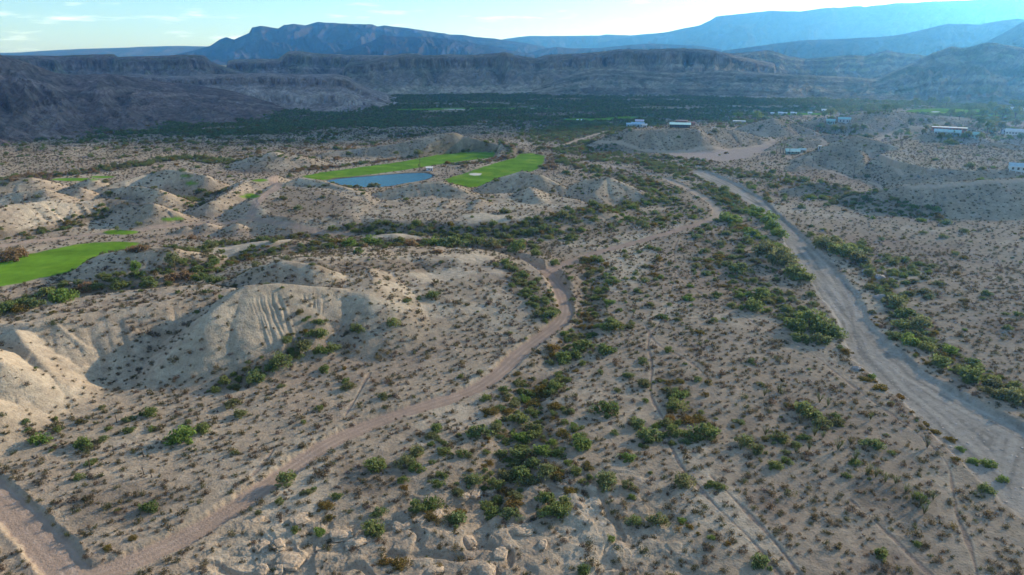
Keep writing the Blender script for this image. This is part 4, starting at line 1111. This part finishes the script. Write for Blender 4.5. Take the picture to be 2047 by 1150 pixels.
# palms
def frond_mesh():
    V, F = [], []
    r_ = np.random.default_rng(5)
    for k_ in range(26):
        a = r_.uniform(0, 6.28); dr = r_.uniform(-.5, .9); L_ = r_.uniform(.8, 1.1)
        for s in range(5):
            t0, t1 = s / 5, (s + 1) / 5
            def pt(t, side):
                rr_ = L_ * t * math.cos(dr * .6); zz = L_ * (math.sin(dr) * t - .75 * t * t)
                w = .13 * (1 - t * .8) * side
                return (rr_ * math.cos(a) - w * math.sin(a), rr_ * math.sin(a) + w * math.cos(a), zz)
            i0 = len(V); V += [pt(t0, -1), pt(t0, 1), pt(t1, 1), pt(t1, -1)]; F.append((i0, i0 + 1, i0 + 2, i0 + 3))
    return V, F
FV, FF = frond_mesh()
ME_FROND = me_of('fronds', FV, FF, ML_GREEN)
def tube(pts, rads, n=8):
    V, F = [], []
    for k_, (p, r0) in enumerate(zip(pts, rads)):
        p = Vector(p); d = (Vector(pts[min(k_ + 1, len(pts) - 1)]) - Vector(pts[max(k_ - 1, 0)])).normalized()
        a = d.cross(Vector((.31, .77, .12))).normalized(); b = d.cross(a)
        for t in range(n): V.append(p + (a * math.cos(t * 2 * math.pi / n) + b * math.sin(t * 2 * math.pi / n)) * r0)
    for k_ in range(len(pts) - 1):
        for t in range(n): F.append((k_ * n + t, k_ * n + (t + 1) % n, (k_ + 1) * n + (t + 1) % n, (k_ + 1) * n + t))
    F.append(tuple(range(n))[::-1]); F.append(tuple((len(pts) - 1) * n + t for t in range(n)))
    return V, F
PV, PF = tube([(0, 0, -.3), (.1, 0, 3), (.05, .1, 6), (0, .1, 8)], [.35, .27, .24, .22])
ME_PTR = me_of('palm_trunk', PV, PF, M_BARK)
for n, (px, py, hp) in enumerate([(1560,306,20),(1566,308,22),(1572,306,19),(1578,308,17),(1552,308,15),(838,343,17),(844,345,13),(1700,268,14),(1690,266,12),(1905,276,14),(1800,278,12)]):
    x, y, z = hit(px, py); d = math.hypot(x, y); s = hp * d / FPX / 9.5
    e = empty('palm_tree', (x, y, z), random.uniform(0, 6), s)
    put('trunk', ME_PTR, None, 1, 0, e)
    fr = put('fronds', ME_FROND, None, 1, 0, e); fr.location = (0, .1, 8); fr.scale = (2.2, 2.2, 2.2)
    tag(e, 'slender palm ' + ('beside the green-roofed house' if n < 5 else 'by the shed on the pond' if n < 7 else 'near the teal-roofed houses below the ridge' if n < 9 else 'by the town buildings'), 'palm', 'palm trees near the houses and pond')

# far thicket uses the crowns of its own first plants
srcs = []
for q in range(3):
    px_, py_ = [(1180, 252), (1040, 250), (1260, 262)][q]
    X0, Y0, Z0 = hit(px_, py_)
    o = put('valley_bush', FARM[q], (X0, Y0, Z0), 3.2, q, None, 1.0)
    tag(o, 'dark green bushy crown standing ' + ['left of the blue-roofed house', 'on the open flat in the valley centre', 'below the blue-roofed house'][q], 'valley bush')
    srcs.append(o)
scatter('valley_thicket', 'dark green river thicket covering the valley floor', np.stack([x, y, height(x, y) - .2, rr0], 1) if False else np.stack([rx for rx in ()], 1) if False else None or np.zeros((4, 4)), srcs) if False else None
x, y = candidates(950, 2000, 6.6, .5, R(48))
p = np.maximum(lookup(val, x, y), .10) * (1 - lookup(clear, x, y))
k_ = (rng.random(len(x)) < p * .9) & (lookup(clear, x, y) < .1)
x, y = x[k_], y[k_]
rr0 = rng.uniform(1.8, 4.2, len(x)) * (.75 + .45 * (fbm(x, y, 60, 2, 90) > 0))
scatter('valley_thicket', 'dark green river thicket covering the valley floor', np.stack([x, y, height(x, y) - .2, rr0], 1), srcs)

# ocotillos and dead yucca stalks
def ocotillo_mesh(seed):
    r_ = random.Random(seed); V, F = [], []; LV, LF = [], []
    for k_ in range(15):
        a = r_.uniform(0, 6.28); lean = r_.uniform(.12, .5); L_ = r_.uniform(2.2, 3.6)
        pts = [(math.cos(a) * lean * L_ * t ** 1.2, math.sin(a) * lean * L_ * t ** 1.2, L_ * t * (1 - .15 * lean)) for t in (0, .3, .6, 1)]
        v, f = tube(pts, [.055, .045, .035, .012], 5); n = len(V); V += v; F += [tuple(i_ + n for i_ in ff) for ff in f]
        for m_ in range(26):
            t = r_.uniform(.12, 1); i0 = len(LV)
            p = Vector((math.cos(a) * lean * L_ * t ** 1.2, math.sin(a) * lean * L_ * t ** 1.2, L_ * t * (1 - .15 * lean)))
            d = Vector((r_.gauss(0, 1), r_.gauss(0, 1), r_.gauss(0, 1))).normalized(); e = d.orthogonal().normalized()
            LV += [p, p + d * .16 + e * .05, p + d * .2 - e * .05]; LF.append((i0, i0 + 1, i0 + 2))
    return V, F, LV, LF
OC = []
for s in range(3):
    V, F, LV, LF = ocotillo_mesh(s); OC.append((me_of('ocotillo_stems', V, F, M_BARK), me_of('ocotillo_leaves', LV, LF, ML_OCO)))
for n, (px, py) in enumerate([(1638,805),(1599,848),(1617,900),(1645,876),(1628,872),(1734,952),(1769,965),(1840,1012),(1853,896),(1825,1000),(1847,1028),(1709,922),(1556,785),(1528,792),(1480,900),(1655,812),(1700,890),(1520,905),(1590,905),(1675,900),
                          (1750,955),(1790,968),(1810,985),(1865,1000),(1550,880),(1530,870),(1740,840)]):
    x, y, z = hit(px, py); e = empty('ocotillo', (x, y, z), random.uniform(0, 6), random.uniform(.8, 1.15))
    put('stems', OC[n % 3][0], None, 1, 0, e); put('leaves', OC[n % 3][1], None, 1, 0, e)
    tag(e, 'spindly ocotillo with pale green wands %s' % where(px, py), 'ocotillo', 'ocotillos on the right-hand flat')
M_DEAD = plain('dead_yucca', (.07,.055,.045), .9)
def yucca_mesh(seed):
    r_ = random.Random(seed); V, F = tube([(0,0,-.2),(.05,0,1.0),(.02,.06,2.0),(.1,.05,3.0)], [.17,.15,.11,.05], 7)
    v, f = tube([(.02,.03,1.5),(.35,.1,2.0),(.5,.15,2.6)], [.09,.07,.04], 6); n = len(V); V += v; F += [tuple(i_ + n for i_ in q) for q in f]
    SV, SF = [], []
    for (c, m_) in (((.1,.05,3.0), 34), ((.5,.15,2.6), 26), ((0, 0, .15), 40)):
        for k_ in range(m_):
            d = Vector((r_.gauss(0, 1), r_.gauss(0, 1), r_.gauss(.2, .8))).normalized(); e = d.orthogonal().normalized() * .035; p = Vector(c); i0 = len(SV)
            SV += [p - e, p + e, p + d * r_.uniform(.35, .6)]; SF.append((i0, i0 + 1, i0 + 2))
    return V, F, SV, SF
V, F, SV, SF = yucca_mesh(1); YU = (me_of('yucca_trunk', V, F, M_DEAD), me_of('yucca_leaves', SV, SF, ML_SMALL))
YL = ['forked dark yucca stalk above the flat with the lone bright bush', 'single dark yucca stalk halfway down the left flat', 'lowest-standing yucca stalk nearest the left road', 'dark yucca stalk just up from the gravel patch', 'slim yucca stalk right of the tallest one', 'small yucca stalk high on the left flat', 'short yucca stalk beside another above the gravel patch']
for n, (px, py) in enumerate([(395,836),(228,908),(181,938),(303,955),(287,914),(234,845),(288,950)]):
    x, y, z = hit(px, py); e = empty('yucca', (x, y, z), random.uniform(0, 6), .72 + .12 * (n % 3))
    put('trunk', YU[0], None, 1, 0, e); put('leaves', YU[1], None, 1, 0, e)
    tag(e, YL[n], 'yucca', 'standing dark yuccas on the left flat')

# ------------------------------------------------------------------ boulders and ledges
M_ROCK = plain('sandstone', (.33,.265,.19), .95, 0, .30, 1.6, .18)
M_GROCK = plain('grey_gravel_heap', (.26,.25,.235), .95, 0, .18, 2.0, .15)
def rock_mesh(seed, sx_, sy_, sz_, blocky=.5):
    import bmesh
    bm_ = bmesh.new(); bmesh.ops.create_icosphere(bm_, subdivisions=4, radius=1)
    r_ = np.random.default_rng(seed); o1, o2 = r_.uniform(0, 90, 2)
    P = np.array([v.co[:] for v in bm_.verts])
    n_ = fbm(P[:, 0] + P[:, 2] * .7 + o1, P[:, 1] - P[:, 2] * .6 + o2, .9, 2, seed % 5)
    cr = ridged(P[:, 0] - P[:, 1] + o2, P[:, 2] * 1.5 + o1, .8, 3, seed % 7)
    Q = np.sign(P) * np.abs(P) ** (1 - .5 * blocky)
    lay = np.round(Q[:, 2] * 3 + n_) / 3
    Q = Q * (1 + .38 * n_ + .07 * cr)[:, None]
    Q[:, :2] *= (1 + .07 * np.sin(lay * 9 + o1))[:, None]
    for v, q in zip(bm_.verts, Q): v.co = (q[0] * sx_, q[1] * sy_, q[2] * sz_)
    me = bpy.data.meshes.new('rock'); bm_.to_mesh(me); bm_.free()
    return me
RK = [(578,1122,32,'rounded cream boulder near the bottom edge'),(522,1094,24,'grey-cream boulder left of the gully mouth'),(556,1092,22,'darker boulder beside the gully mouth'),(525,1142,24,'cream boulder cut by the bottom edge, left'),(560,1138,20,'rounded boulder at the bottom edge'),
      (684,1072,28,'upright pale block at the left end of the ledge'),(513,1042,22,'flat slab at the top of the gully'),(600,1040,26,'grey crumbling slab beside the gully'),(640,1098,18,'low cream rock below the round bush'),
      (712,1086,30,'long ledge block at the left of the rock ledge'),(797,1056,22,'square block in the middle of the rock ledge'),(818,1052,18,'smaller square block right of the middle'),(842,1042,18,'tan block near the right of the ledge'),(872,1030,20,'pointed block at the right of the ledge'),
      (927,994,18,'tall dark-faced block above the ledge'),(951,988,20,'pale flat block above the ledge'),(982,980,18,'cream block left of the draw'),(1043,1062,30,'wide cream outcrop under a grey bush'),(940,1086,26,'tilted cream outcrop at the bottom centre'),
      (1125,972,18,'pale slab in the draw'),(1091,948,16,'small slab high in the draw'),(971,1140,28,'brown outcrop cut by the bottom edge'),(869,1140,24,'low cream outcrop at the bottom edge'),(1000,1108,22,'brown outcrop left of the bare gully'),(1085,1090,18,'low rock under golden brush'),
      (1160,1010,14,'pale slab at the right rim of the draw'),(1180,1045,12,'low rock at the head of the bare gully'),(1345,838,8,'small pale rock by the round shrubs'),(1240,1090,14,'low tan rock right of the bare gully')]
for n, (px, py, hw, lb) in enumerate(RK):
    x, y, z = hit(px, py); d = math.sqrt(x*x + y*y + CAM_H**2); r0 = hw * .68 * d / FPX
    me = rock_mesh(50 + n, r0, r0 * random.uniform(.6, .9), r0 * random.uniform(.32, .5), random.uniform(.3, 1)); me.materials.append(M_ROCK)
    o = put('boulder', me, (x, y, z - r0 * .05), 1, random.uniform(0, 6))
    tag(o, lb, 'rock', 'cream sandstone boulders and ledges at the bottom')
for n, (px, py, hw, lb) in enumerate([(1762,596,16,'pale grey conical gravel heap on the right bank of the wash'),(1760,556,14,'grey gravel heap behind the conical one'),(1735,545,14,'low grey gravel heap nearest the wash'),(1715,738,12,'small grey mound on the left bank of the wash')]):
    x, y, z = hit(px, py); d = math.sqrt(x*x + y*y + CAM_H**2); r0 = hw * .8 * d / FPX
    me = rock_mesh(90 + n, r0, r0 * .8, r0 * .45, 0); me.materials.append(M_GROCK)
    me.polygons.foreach_set('use_smooth', [True] * len(me.polygons))
    tag(put('gravel_heap', me, (x, y, z), 1, n), lb, 'mound')
# stones strewn in the wash
SV_, SF_ = [], []
cube = [(-1,-1,-1),(1,-1,-1),(1,1,-1),(-1,1,-1),(-.7,-.7,1),(.7,-.7,1),(.7,.7,1),(-.7,.7,1)]
cf = [(0,3,2,1),(4,5,6,7),(0,1,5,4),(1,2,6,5),(2,3,7,6),(3,0,4,7)]
x, y = candidates(100, 330, 1.25)
wmk = (lookup(washm, x, y) > .9) & (rng.random(len(x)) < .35)
x, y = x[wmk], y[wmk]; zz_ = height(x, y)
for a, b, c in zip(x, y, zz_):
    s = .1 + .32 * random.random() ** 3; th = random.uniform(0, 6.28); n = len(SV_)
    for v in cube:
        vx = v[0] * s * random.uniform(.7, 1.2); vy = v[1] * s * random.uniform(.5, 1.1)
        SV_.append((a + vx * math.cos(th) - vy * math.sin(th), b + vx * math.sin(th) + vy * math.cos(th), c + v[2] * s * .45))
    SF_ += [tuple(i_ + n for i_ in f) for f in cf]
o = mesh_obj('wash_stones', SV_, SF_, plain('wash_stone', (.36,.33,.29), .9, 0, .25)); tag(o, 'pale stones strewn over the gravel wash bed', None, None, 'stuff')

# ------------------------------------------------------------------ pond
pw = P0(POND)
for _ in range(3):
    o2 = []
    for i in range(len(pw)):
        a, b = pw[i], pw[(i + 1) % len(pw)]
        o2 += [(a[0]*.75+b[0]*.25, a[1]*.75+b[1]*.25), (a[0]*.25+b[0]*.75, a[1]*.25+b[1]*.75)]
    pw = o2
m, nt, out = new_mat('pond_water'); L = nt.links.new
p = N(nt, 'ShaderNodeBsdfPrincipled'); p.inputs['Base Color'].default_value = (.004,.085,.15,1); p.inputs['Roughness'].default_value = .22; p.inputs['IOR'].default_value = 1.33; p.inputs['Specular IOR Level'].default_value = .14
no = N(nt, 'ShaderNodeTexNoise'); no.inputs['Scale'].default_value = .9; no.inputs['Detail'].default_value = 4
ge = N(nt, 'ShaderNodeNewGeometry'); L(ge.outputs['Position'], no.inputs['Vector'])
b = N(nt, 'ShaderNodeBump'); b.inputs['Distance'].default_value = .35; L(no.outputs['Fac'], b.inputs['Height']); L(b.outputs[0], p.inputs['Normal']); L(p.outputs[0], out.inputs['Surface'])
o = mesh_obj('pond', [(a, b_, -.55) for a, b_ in pw], [tuple(range(len(pw)))], m)
if o.data.polygons[0].normal.z < 0: o.data.flip_normals()
tag(o, 'blue pond beside the upper fairway', None, None, 'structure')

# ------------------------------------------------------------------ buildings
def box(V, F, x0, x1, y0, y1, z0, z1):
    n = len(V); V += [(x0,y0,z0),(x1,y0,z0),(x1,y1,z0),(x0,y1,z0),(x0,y0,z1),(x1,y0,z1),(x1,y1,z1),(x0,y1,z1)]
    F += [tuple(i_ + n for i_ in f) for f in [(0,3,2,1),(4,5,6,7),(0,1,5,4),(1,2,6,5),(2,3,7,6),(3,0,4,7)]]
def gable(V, F, x0, x1, y0, y1, z0, zr, ov=.5, th=.18):
    x0 -= ov; x1 += ov; y0 -= ov; y1 += ov; ym = (y0 + y1) / 2; n = len(V)
    for zz in (0, th): V += [(x0,y0,z0+zz),(x1,y0,z0+zz),(x1,ym,zr+zz),(x0,ym,zr+zz),(x0,y1,z0+zz),(x1,y1,z0+zz)]
    F += [tuple(i_ + n for i_ in f) for f in [(6,7,8,9),(9,8,11,10),(0,3,2,1),(3,4,5,2),(0,1,7,6),(5,4,10,11),(0,6,9,3),(3,9,10,4),(1,2,8,7),(2,5,11,8)]]
M_WIN = plain('window_glass', (.10,.12,.14), .15, 0, .05)
M_DOOR = plain('door_paint', (.12,.09,.07), .6)
def house(name, px, py, wpx, hh, dep, wallc, roofc, label, style='gable', nwin=3, yaw=0.0, rough=.5, cat='house', group=None, porch=False):
    x, y, z = hit(px, py); d = math.hypot(x, y); w = wpx * d / FPX
    az = math.atan2(x, y)
    e = empty(name, (x, y + dep * .5, z - .1), -az + yaw)
    wall = plain('wall_%02d%02d%02d' % tuple(int(c * 99) for c in wallc), wallc, .9, 0, .1, .5)
    roof = plain('roof_%02d%02d%02d' % tuple(int(c * 99) for c in roofc), roofc, rough, 0, .12, .4)
    V, F = [], []; box(V, F, -w/2, w/2, -dep/2, dep/2, -1.2, hh)
    if style == 'gable':
        n = len(V); V += [(-w/2,-dep/2,hh),(-w/2,dep/2,hh),(-w/2,0,hh+dep*.2),(w/2,-dep/2,hh),(w/2,dep/2,hh),(w/2,0,hh+dep*.2)]; F += [(n,n+2,n+1),(n+3,n+4,n+5)]
    mesh_obj('wall', V, F, wall, e)
    V, F = [], []
    if style == 'gable': gable(V, F, -w/2, w/2, -dep/2, dep/2, hh + .02, hh + dep * .2 + .1)
    elif style == 'flat': box(V, F, -w/2-.4, w/2+.4, -dep/2-.4, dep/2+.4, hh + .01, hh + .35)
    elif style == 'shed':
        n = len(V); V += [(-w/2-.6,-dep/2-1,hh+.05),(w/2+.6,-dep/2-1,hh+.05),(w/2+.6,dep/2+.6,hh+dep*.16),(-w/2-.6,dep/2+.6,hh+dep*.16)] + [(-w/2-.6,-dep/2-1,hh+.25),(w/2+.6,-dep/2-1,hh+.25),(w/2+.6,dep/2+.6,hh+dep*.16+.2),(-w/2-.6,dep/2+.6,hh+dep*.16+.2)]
        F += [(0,3,2,1),(4,5,6,7),(0,1,5,4),(1,2,6,5),(2,3,7,6),(3,0,4,7)]
    mesh_obj('roof', V, F, roof, e)
    for k_ in range(nwin):
        cxw = -w/2 + w * (k_ + .7) / (nwin + .6)
        V, F = [], []; box(V, F, cxw - .7, cxw + .7, -dep/2 - .06, -dep/2 + .02, hh * .35, hh * .78); mesh_obj('window', V, F, M_WIN, e)
    V, F = [], []; box(V, F, w/2 - 1.9, w/2 - .9, -dep/2 - .08, -dep/2 + .02, -.2, hh * .78); mesh_obj('door', V, F, M_DOOR, e)
    if porch:
        for k_ in range(4):
            V, F = [], []; cx_ = -w/2 + .3 + (w - .6) * k_ / 3; box(V, F, cx_ - .12, cx_ + .12, -dep/2 - 2.6, -dep/2 - 2.36, -1, hh - .3); mesh_obj('post', V, F, wall, e)
        V, F = [], []; box(V, F, -w/2, w/2, -dep/2 - 2.9, -dep/2 - .35, hh - .3, hh - .1); mesh_obj('porch_roof', V, F, roof, e)
    tag(e, label, cat, group)
    return e
BLUE, TEAL, WHT, ADO, GRY = (.30,.48,.62), (.28,.50,.50), (.48,.50,.51), (.30,.14,.10), (.5,.5,.5)
house('house', 1262, 254, 17, 3.4, 9, (.35,.45,.55), BLUE, 'low blue-roofed left wing of the hilltop house', 'gable', 3, .1)
house('house', 1276, 254, 24, 4.0, 10, (.55,.62,.7), BLUE, 'blue and white hilltop house with a wide porch', 'gable', 4, -.1, porch=True)
house('house', 1279, 250, 16, 5.6, 8, (.6,.62,.7), (.50,.47,.62), 'taller lilac-roofed house behind the blue one', 'shed', 2)
house('shed', 1289, 255, 9, 2.6, 6, WHT, WHT, 'small white shed right of the blue hilltop house', 'gable', 1, cat='shed')
house('house', 1361, 256, 38, 3.6, 9, (.06,.05,.06), TEAL, 'long dark house with a teal metal roof on the hilltop', 'shed', 7, 0)
house('house', 1364, 250, 22, 6.0, 10, ADO, (.33,.17,.12), 'red adobe house behind the dark teal-roofed one', 'flat', 4)
house('house', 1382, 251, 16, 4.4, 7, (.33,.17,.12), ADO, 'low red adobe wing to the right behind the dark house', 'flat', 2)
house('house', 1479, 246, 22, 2.6, 8, (.3,.34,.36), (.5,.58,.62), 'low grey building at the valley edge left of the conical hill', 'flat', 4)
house('house', 1587, 308, 24, 3.0, 9, (.25,.32,.28), (.42,.62,.58), 'pale green-roofed house below the big shaded hill', 'gable', 3, .15, porch=True)
house('shed', 1606, 305, 12, 2.6, 7, (.3,.32,.3), (.42,.55,.55), 'small green-roofed outbuilding right of the palms', 'gable', 2, cat='shed')
house('trailer', 1640, 297, 5, 2.2, 3, WHT, WHT, 'tiny white trailer at the foot of the big hill', 'flat', 1, cat='trailer')
house('house', 2043, 344, 26, 4.2, 9, (.5,.6,.64), (.30,.44,.52), 'blue-grey house with white walls at the right edge', 'gable', 3, .1, porch=True)
house('house', 1655, 224, 18, 4.0, 9, WHT, (.62,.62,.6), 'white house among trees on the far ridge', 'flat', 3)
house('house', 1663, 248, 14, 4.0, 9, (.35,.45,.45), (.25,.45,.45), 'left teal-roofed house on the slope below the ridge', 'gable', 2)
house('house', 1690, 247, 20, 5.5, 9, (.36,.38,.42), (.25,.47,.47), 'larger teal-roofed house on the slope below the ridge', 'gable', 3)
house('house', 1902, 262, 50, 3.2, 9, (.36,.17,.13), (.46,.45,.43), 'long red-walled building with a pale flat roof in the town', 'flat', 10)
house('house', 1885, 270, 18, 3.4, 10, (.4,.45,.48), (.36,.50,.52), 'left grey-teal roofed building in front of the long red one', 'gable', 4)
house('house', 1912, 272, 19, 3.4, 10, (.4,.45,.48), (.30,.50,.52), 'middle teal-roofed building in front of the long red one', 'gable', 4)
house('house', 1948, 276, 20, 3.4, 10, (.3,.4,.38), (.22,.42,.38), 'dark teal-roofed building furthest right in the front row', 'gable', 4)
house('house', 2012, 268, 8, 6.0, 8, WHT, WHT, 'white block tower beside the long white hall', 'flat', 1)
house('hall', 2036, 270, 26, 3.4, 12, (.45,.47,.48), (.5,.53,.54), 'long white hall at the right edge of the town', 'gable', 6, cat='hall')
house('tent', 1165, 244, 6, 2.6, 6, WHT, (.7,.78,.82), 'white tent-like hut standing in the far meadow', 'gable', 1, cat='hut')
house('shed', 1155, 243, 4, 2.2, 5, (.4,.5,.5), (.6,.66,.7), 'tiny hut left of the white tent', 'gable', 1, cat='shed')
for n, (px, w_) in enumerate([(1561,8),(1569,9),(1585,6),(1590,6),(1620,7),(1545,6)]):
    house('cabin', px, 229 + n % 2, w_, 2.8, 6, WHT, (.7,.72,.75), 'small white cabin on the meadow, %s' % ['left of the middle pair','right one of the left pair','left of the tiny twin cabins','right of the tiny twin cabins','furthest right by the ridge trees','furthest left of the row'][n], 'gable', 1, group='white cabins on the far meadow', cat='cabin')
for n, (px, py, w_) in enumerate([(1875,196,14),(1990,193,9),(2007,194,9),(2027,195,18),(1794,190,12),(2035,222,20)]):
    house('barn', px, py, w_, 4.0, 12, WHT, (.72,.74,.76), 'long white far barn, %s' % ['left of the three by the right edge','first of three white roofs at the right edge','middle of three white roofs at the right edge','longest of three white roofs at the right edge','lone one under the dark hill','in the trees at the right edge of the meadow'][n], 'gable', 3, group='white roofs far across the valley', cat='barn')
house('pump_shed', 858, 342, 13, 2.8, 5, (.68,.66,.66), (.7,.7,.7), 'white pump shed with a flat roof on the pond bank', 'flat', 1, cat='shed')
# utility poles
PV, PF = tube([(0,0,-.5),(0,0,10)], [.2,.14], 8); ME_POLE = me_of('pole', PV, PF, plain('pole_wood', (.12,.09,.07), .9))
V, F = [], []; box(V, F, -1.3, 1.3, -.09, .09, 9.2, 9.42); ME_ARM = me_of('crossarm', V, F, MATS['pole_wood'])
V, F = tube([(0,0,9.42),(0,0,9.7)], [.09,.06], 6); ME_INS = me_of('insulator', V, F, plain('insulator_ceramic', (.4,.35,.3), .3))
for n, (px, py, lb) in enumerate([(840,340,'bare utility pole standing by the pond shed'),(1562,316,'utility pole beside the road near the palms'),(1624,334,'utility pole at the foot of the shaded hill'),(1705,359,'utility pole where the right-hand road starts to climb'),(1440,262,'utility pole on the hill right of the houses')]):
    x, y, z = hit(px, py); e = empty('utility_pole', (x, y, z), .4)
    put('pole', ME_POLE, None, 1, 0, e); a = put('crossarm', ME_ARM, None, 1, 0, e)
    for q in (-1.1, 0.5, 1.1): s = put('insulator', ME_INS, None, 1, 0, a); s.location = (q, 0, 0)
    tag(e, lb, 'pole', 'wooden utility poles')

# ------------------------------------------------------------------ haze
HZ_TOP = 1150.0
V, F = [], []; box(V, F, -14500, 14500, -14500, 14500, -60, HZ_TOP)
m, nt, out = new_mat('haze_air'); L = nt.links.new
pv = N(nt, 'ShaderNodeVolumePrincipled'); pv.inputs['Density'].default_value = .8e-4; pv.inputs['Color'].default_value = (.12,.47,1.0,1); pv.inputs['Absorption Color'].default_value = (1,1,1,1); pv.inputs['Anisotropy'].default_value = .68
L(pv.outputs[0], out.inputs['Volume'])
hz = mesh_obj('haze', V, F, m); tag(hz, 'thin blue haze hanging over the whole valley', None, None, 'stuff')

# ------------------------------------------------------------------ the cloud bank that shades the valley and the mesas
import bmesh
bmc = bmesh.new()
CH = 1700.0
off = CH / math.tan(SUN_EL)
rc_ = random.Random(4)
def puff(sx_, sy_, rx, ry, rz):
    cx_, cy_ = sx_ + off * math.sin(SUN_AZ), sy_ + off * math.cos(SUN_AZ)
    ret = bmesh.ops.create_icosphere(bmc, subdivisions=4, radius=1)
    for v in ret['verts']:
        n_ = 1 + .35 * float(perlin(v.co.x * 2.2 + sx_ * .01, v.co.y * 2.2 + v.co.z)) + .18 * float(perlin(v.co.x * 5 + sy_ * .01, v.co.y * 5 - v.co.z * 3))
        v.co = (cx_ + v.co.x * rx * n_, cy_ + v.co.y * ry * n_, CH + v.co.z * rz * n_)
for (sx_, sy_, rx, ry) in CLOUDS:
    puff(sx_, sy_, rx, ry, 130 + 60 * rc_.random())
mec = bpy.data.meshes.new('clouds'); bmc.to_mesh(mec); bmc.free(); mec.materials.append(plain('cloud_white', (.85,.85,.86), 1, 0, .03))
mec.polygons.foreach_set('use_smooth', [True] * len(mec.polygons))
oc_ = bpy.data.objects.new('clouds', mec); COL.objects.link(oc_); tag(oc_, 'broken cloud bank high over the valley', None, None, 'structure')

# ------------------------------------------------------------------ light and sky
world = bpy.data.worlds.new('World'); scene.world = world; world.use_nodes = True
nt = world.node_tree; nt.nodes.clear(); L = nt.links.new
sky = nt.nodes.new('ShaderNodeTexSky'); sky.sky_type = 'NISHITA'; sky.sun_disc = False; sky.sun_elevation = SUN_EL; sky.sun_rotation = SUN_AZ
sky.air_density = .9; sky.dust_density = .5; sky.ozone_density = 3.0; sky.altitude = 700
bg = nt.nodes.new('ShaderNodeBackground'); bg.inputs[1].default_value = .15
wo = nt.nodes.new('ShaderNodeOutputWorld')
tcw = nt.nodes.new('ShaderNodeTexCoord'); mpw = nt.nodes.new('ShaderNodeMapping'); mpw.inputs['Scale'].default_value = (5, 5, 38)
cn = nt.nodes.new('ShaderNodeTexNoise'); cn.inputs['Scale'].default_value = 1.6; cn.inputs['Detail'].default_value = 7; cn.inputs['Roughness'].default_value = .6
cr_ = nt.nodes.new('ShaderNodeMapRange'); cr_.inputs[1].default_value = .56; cr_.inputs[2].default_value = .72; cr_.inputs[3].default_value = 0; cr_.inputs[4].default_value = .6
cm = nt.nodes.new('ShaderNodeMix'); cm.data_type = 'RGBA'; cm.inputs[7].default_value = (11, 11, 11.5, 1)
L(tcw.outputs['Generated'], mpw.inputs[0]); L(mpw.outputs[0], cn.inputs['Vector']); L(cn.outputs['Fac'], cr_.inputs[0]); L(cr_.outputs[0], cm.inputs[0]); L(sky.outputs[0], cm.inputs[6])
vt = nt.nodes.new('ShaderNodeVectorMath'); vt.operation = 'MULTIPLY'; vt.inputs[1].default_value = (.60, .90, 1.16)
spz = nt.nodes.new('ShaderNodeSeparateXYZ'); L(tcw.outputs['Generated'], spz.inputs[0])
hm = nt.nodes.new('ShaderNodeMapRange'); hm.interpolation_type = 'SMOOTHSTEP'; hm.inputs[1].default_value = .08; hm.inputs[2].default_value = .35; L(spz.outputs['Z'], hm.inputs[0])
tm = nt.nodes.new('ShaderNodeMix'); tm.data_type = 'RGBA'; tm.inputs[6].default_value = (.60, .90, 1.16, 1); tm.inputs[7].default_value = (1.03, .98, .88, 1)
L(hm.outputs[0], tm.inputs[0]); L(tm.outputs[2], vt.inputs[1])
L(cm.outputs[2], vt.inputs[0]); L(vt.outputs[0], bg.inputs[0]); L(bg.outputs[0], wo.inputs[0])
sl = bpy.data.lights.new('sun', 'SUN'); sl.energy = 4.3; sl.angle = R(.6); sl.color = (1.0, .88, .74)
so = bpy.data.objects.new('sun', sl); COL.objects.link(so)
sd_ = Vector((math.cos(SUN_EL) * math.sin(SUN_AZ), math.cos(SUN_EL) * math.cos(SUN_AZ), math.sin(SUN_EL)))
so.rotation_euler = sd_.to_track_quat('Z', 'Y').to_euler()

cam = bpy.data.cameras.new('camera'); co = bpy.data.objects.new('camera', cam); COL.objects.link(co)
co.location = (0, 0, CAM_H); co.rotation_euler = (math.pi / 2 - PITCH, 0, 0)
cam.sensor_width = 36; cam.lens = 36 * FPX / 2047; cam.clip_start = 1; cam.clip_end = 80000
scene.camera = co
scene.view_settings.view_transform = 'Standard'; scene.view_settings.look = 'None'; scene.view_settings.exposure = 0.9; scene.view_settings.gamma = 1
cy = scene.cycles
cy.max_bounces = 5; cy.diffuse_bounces = 2; cy.glossy_bounces = 2; cy.transmission_bounces = 2; cy.volume_bounces = 3; cy.transparent_max_bounces = 6
cy.use_denoising = True
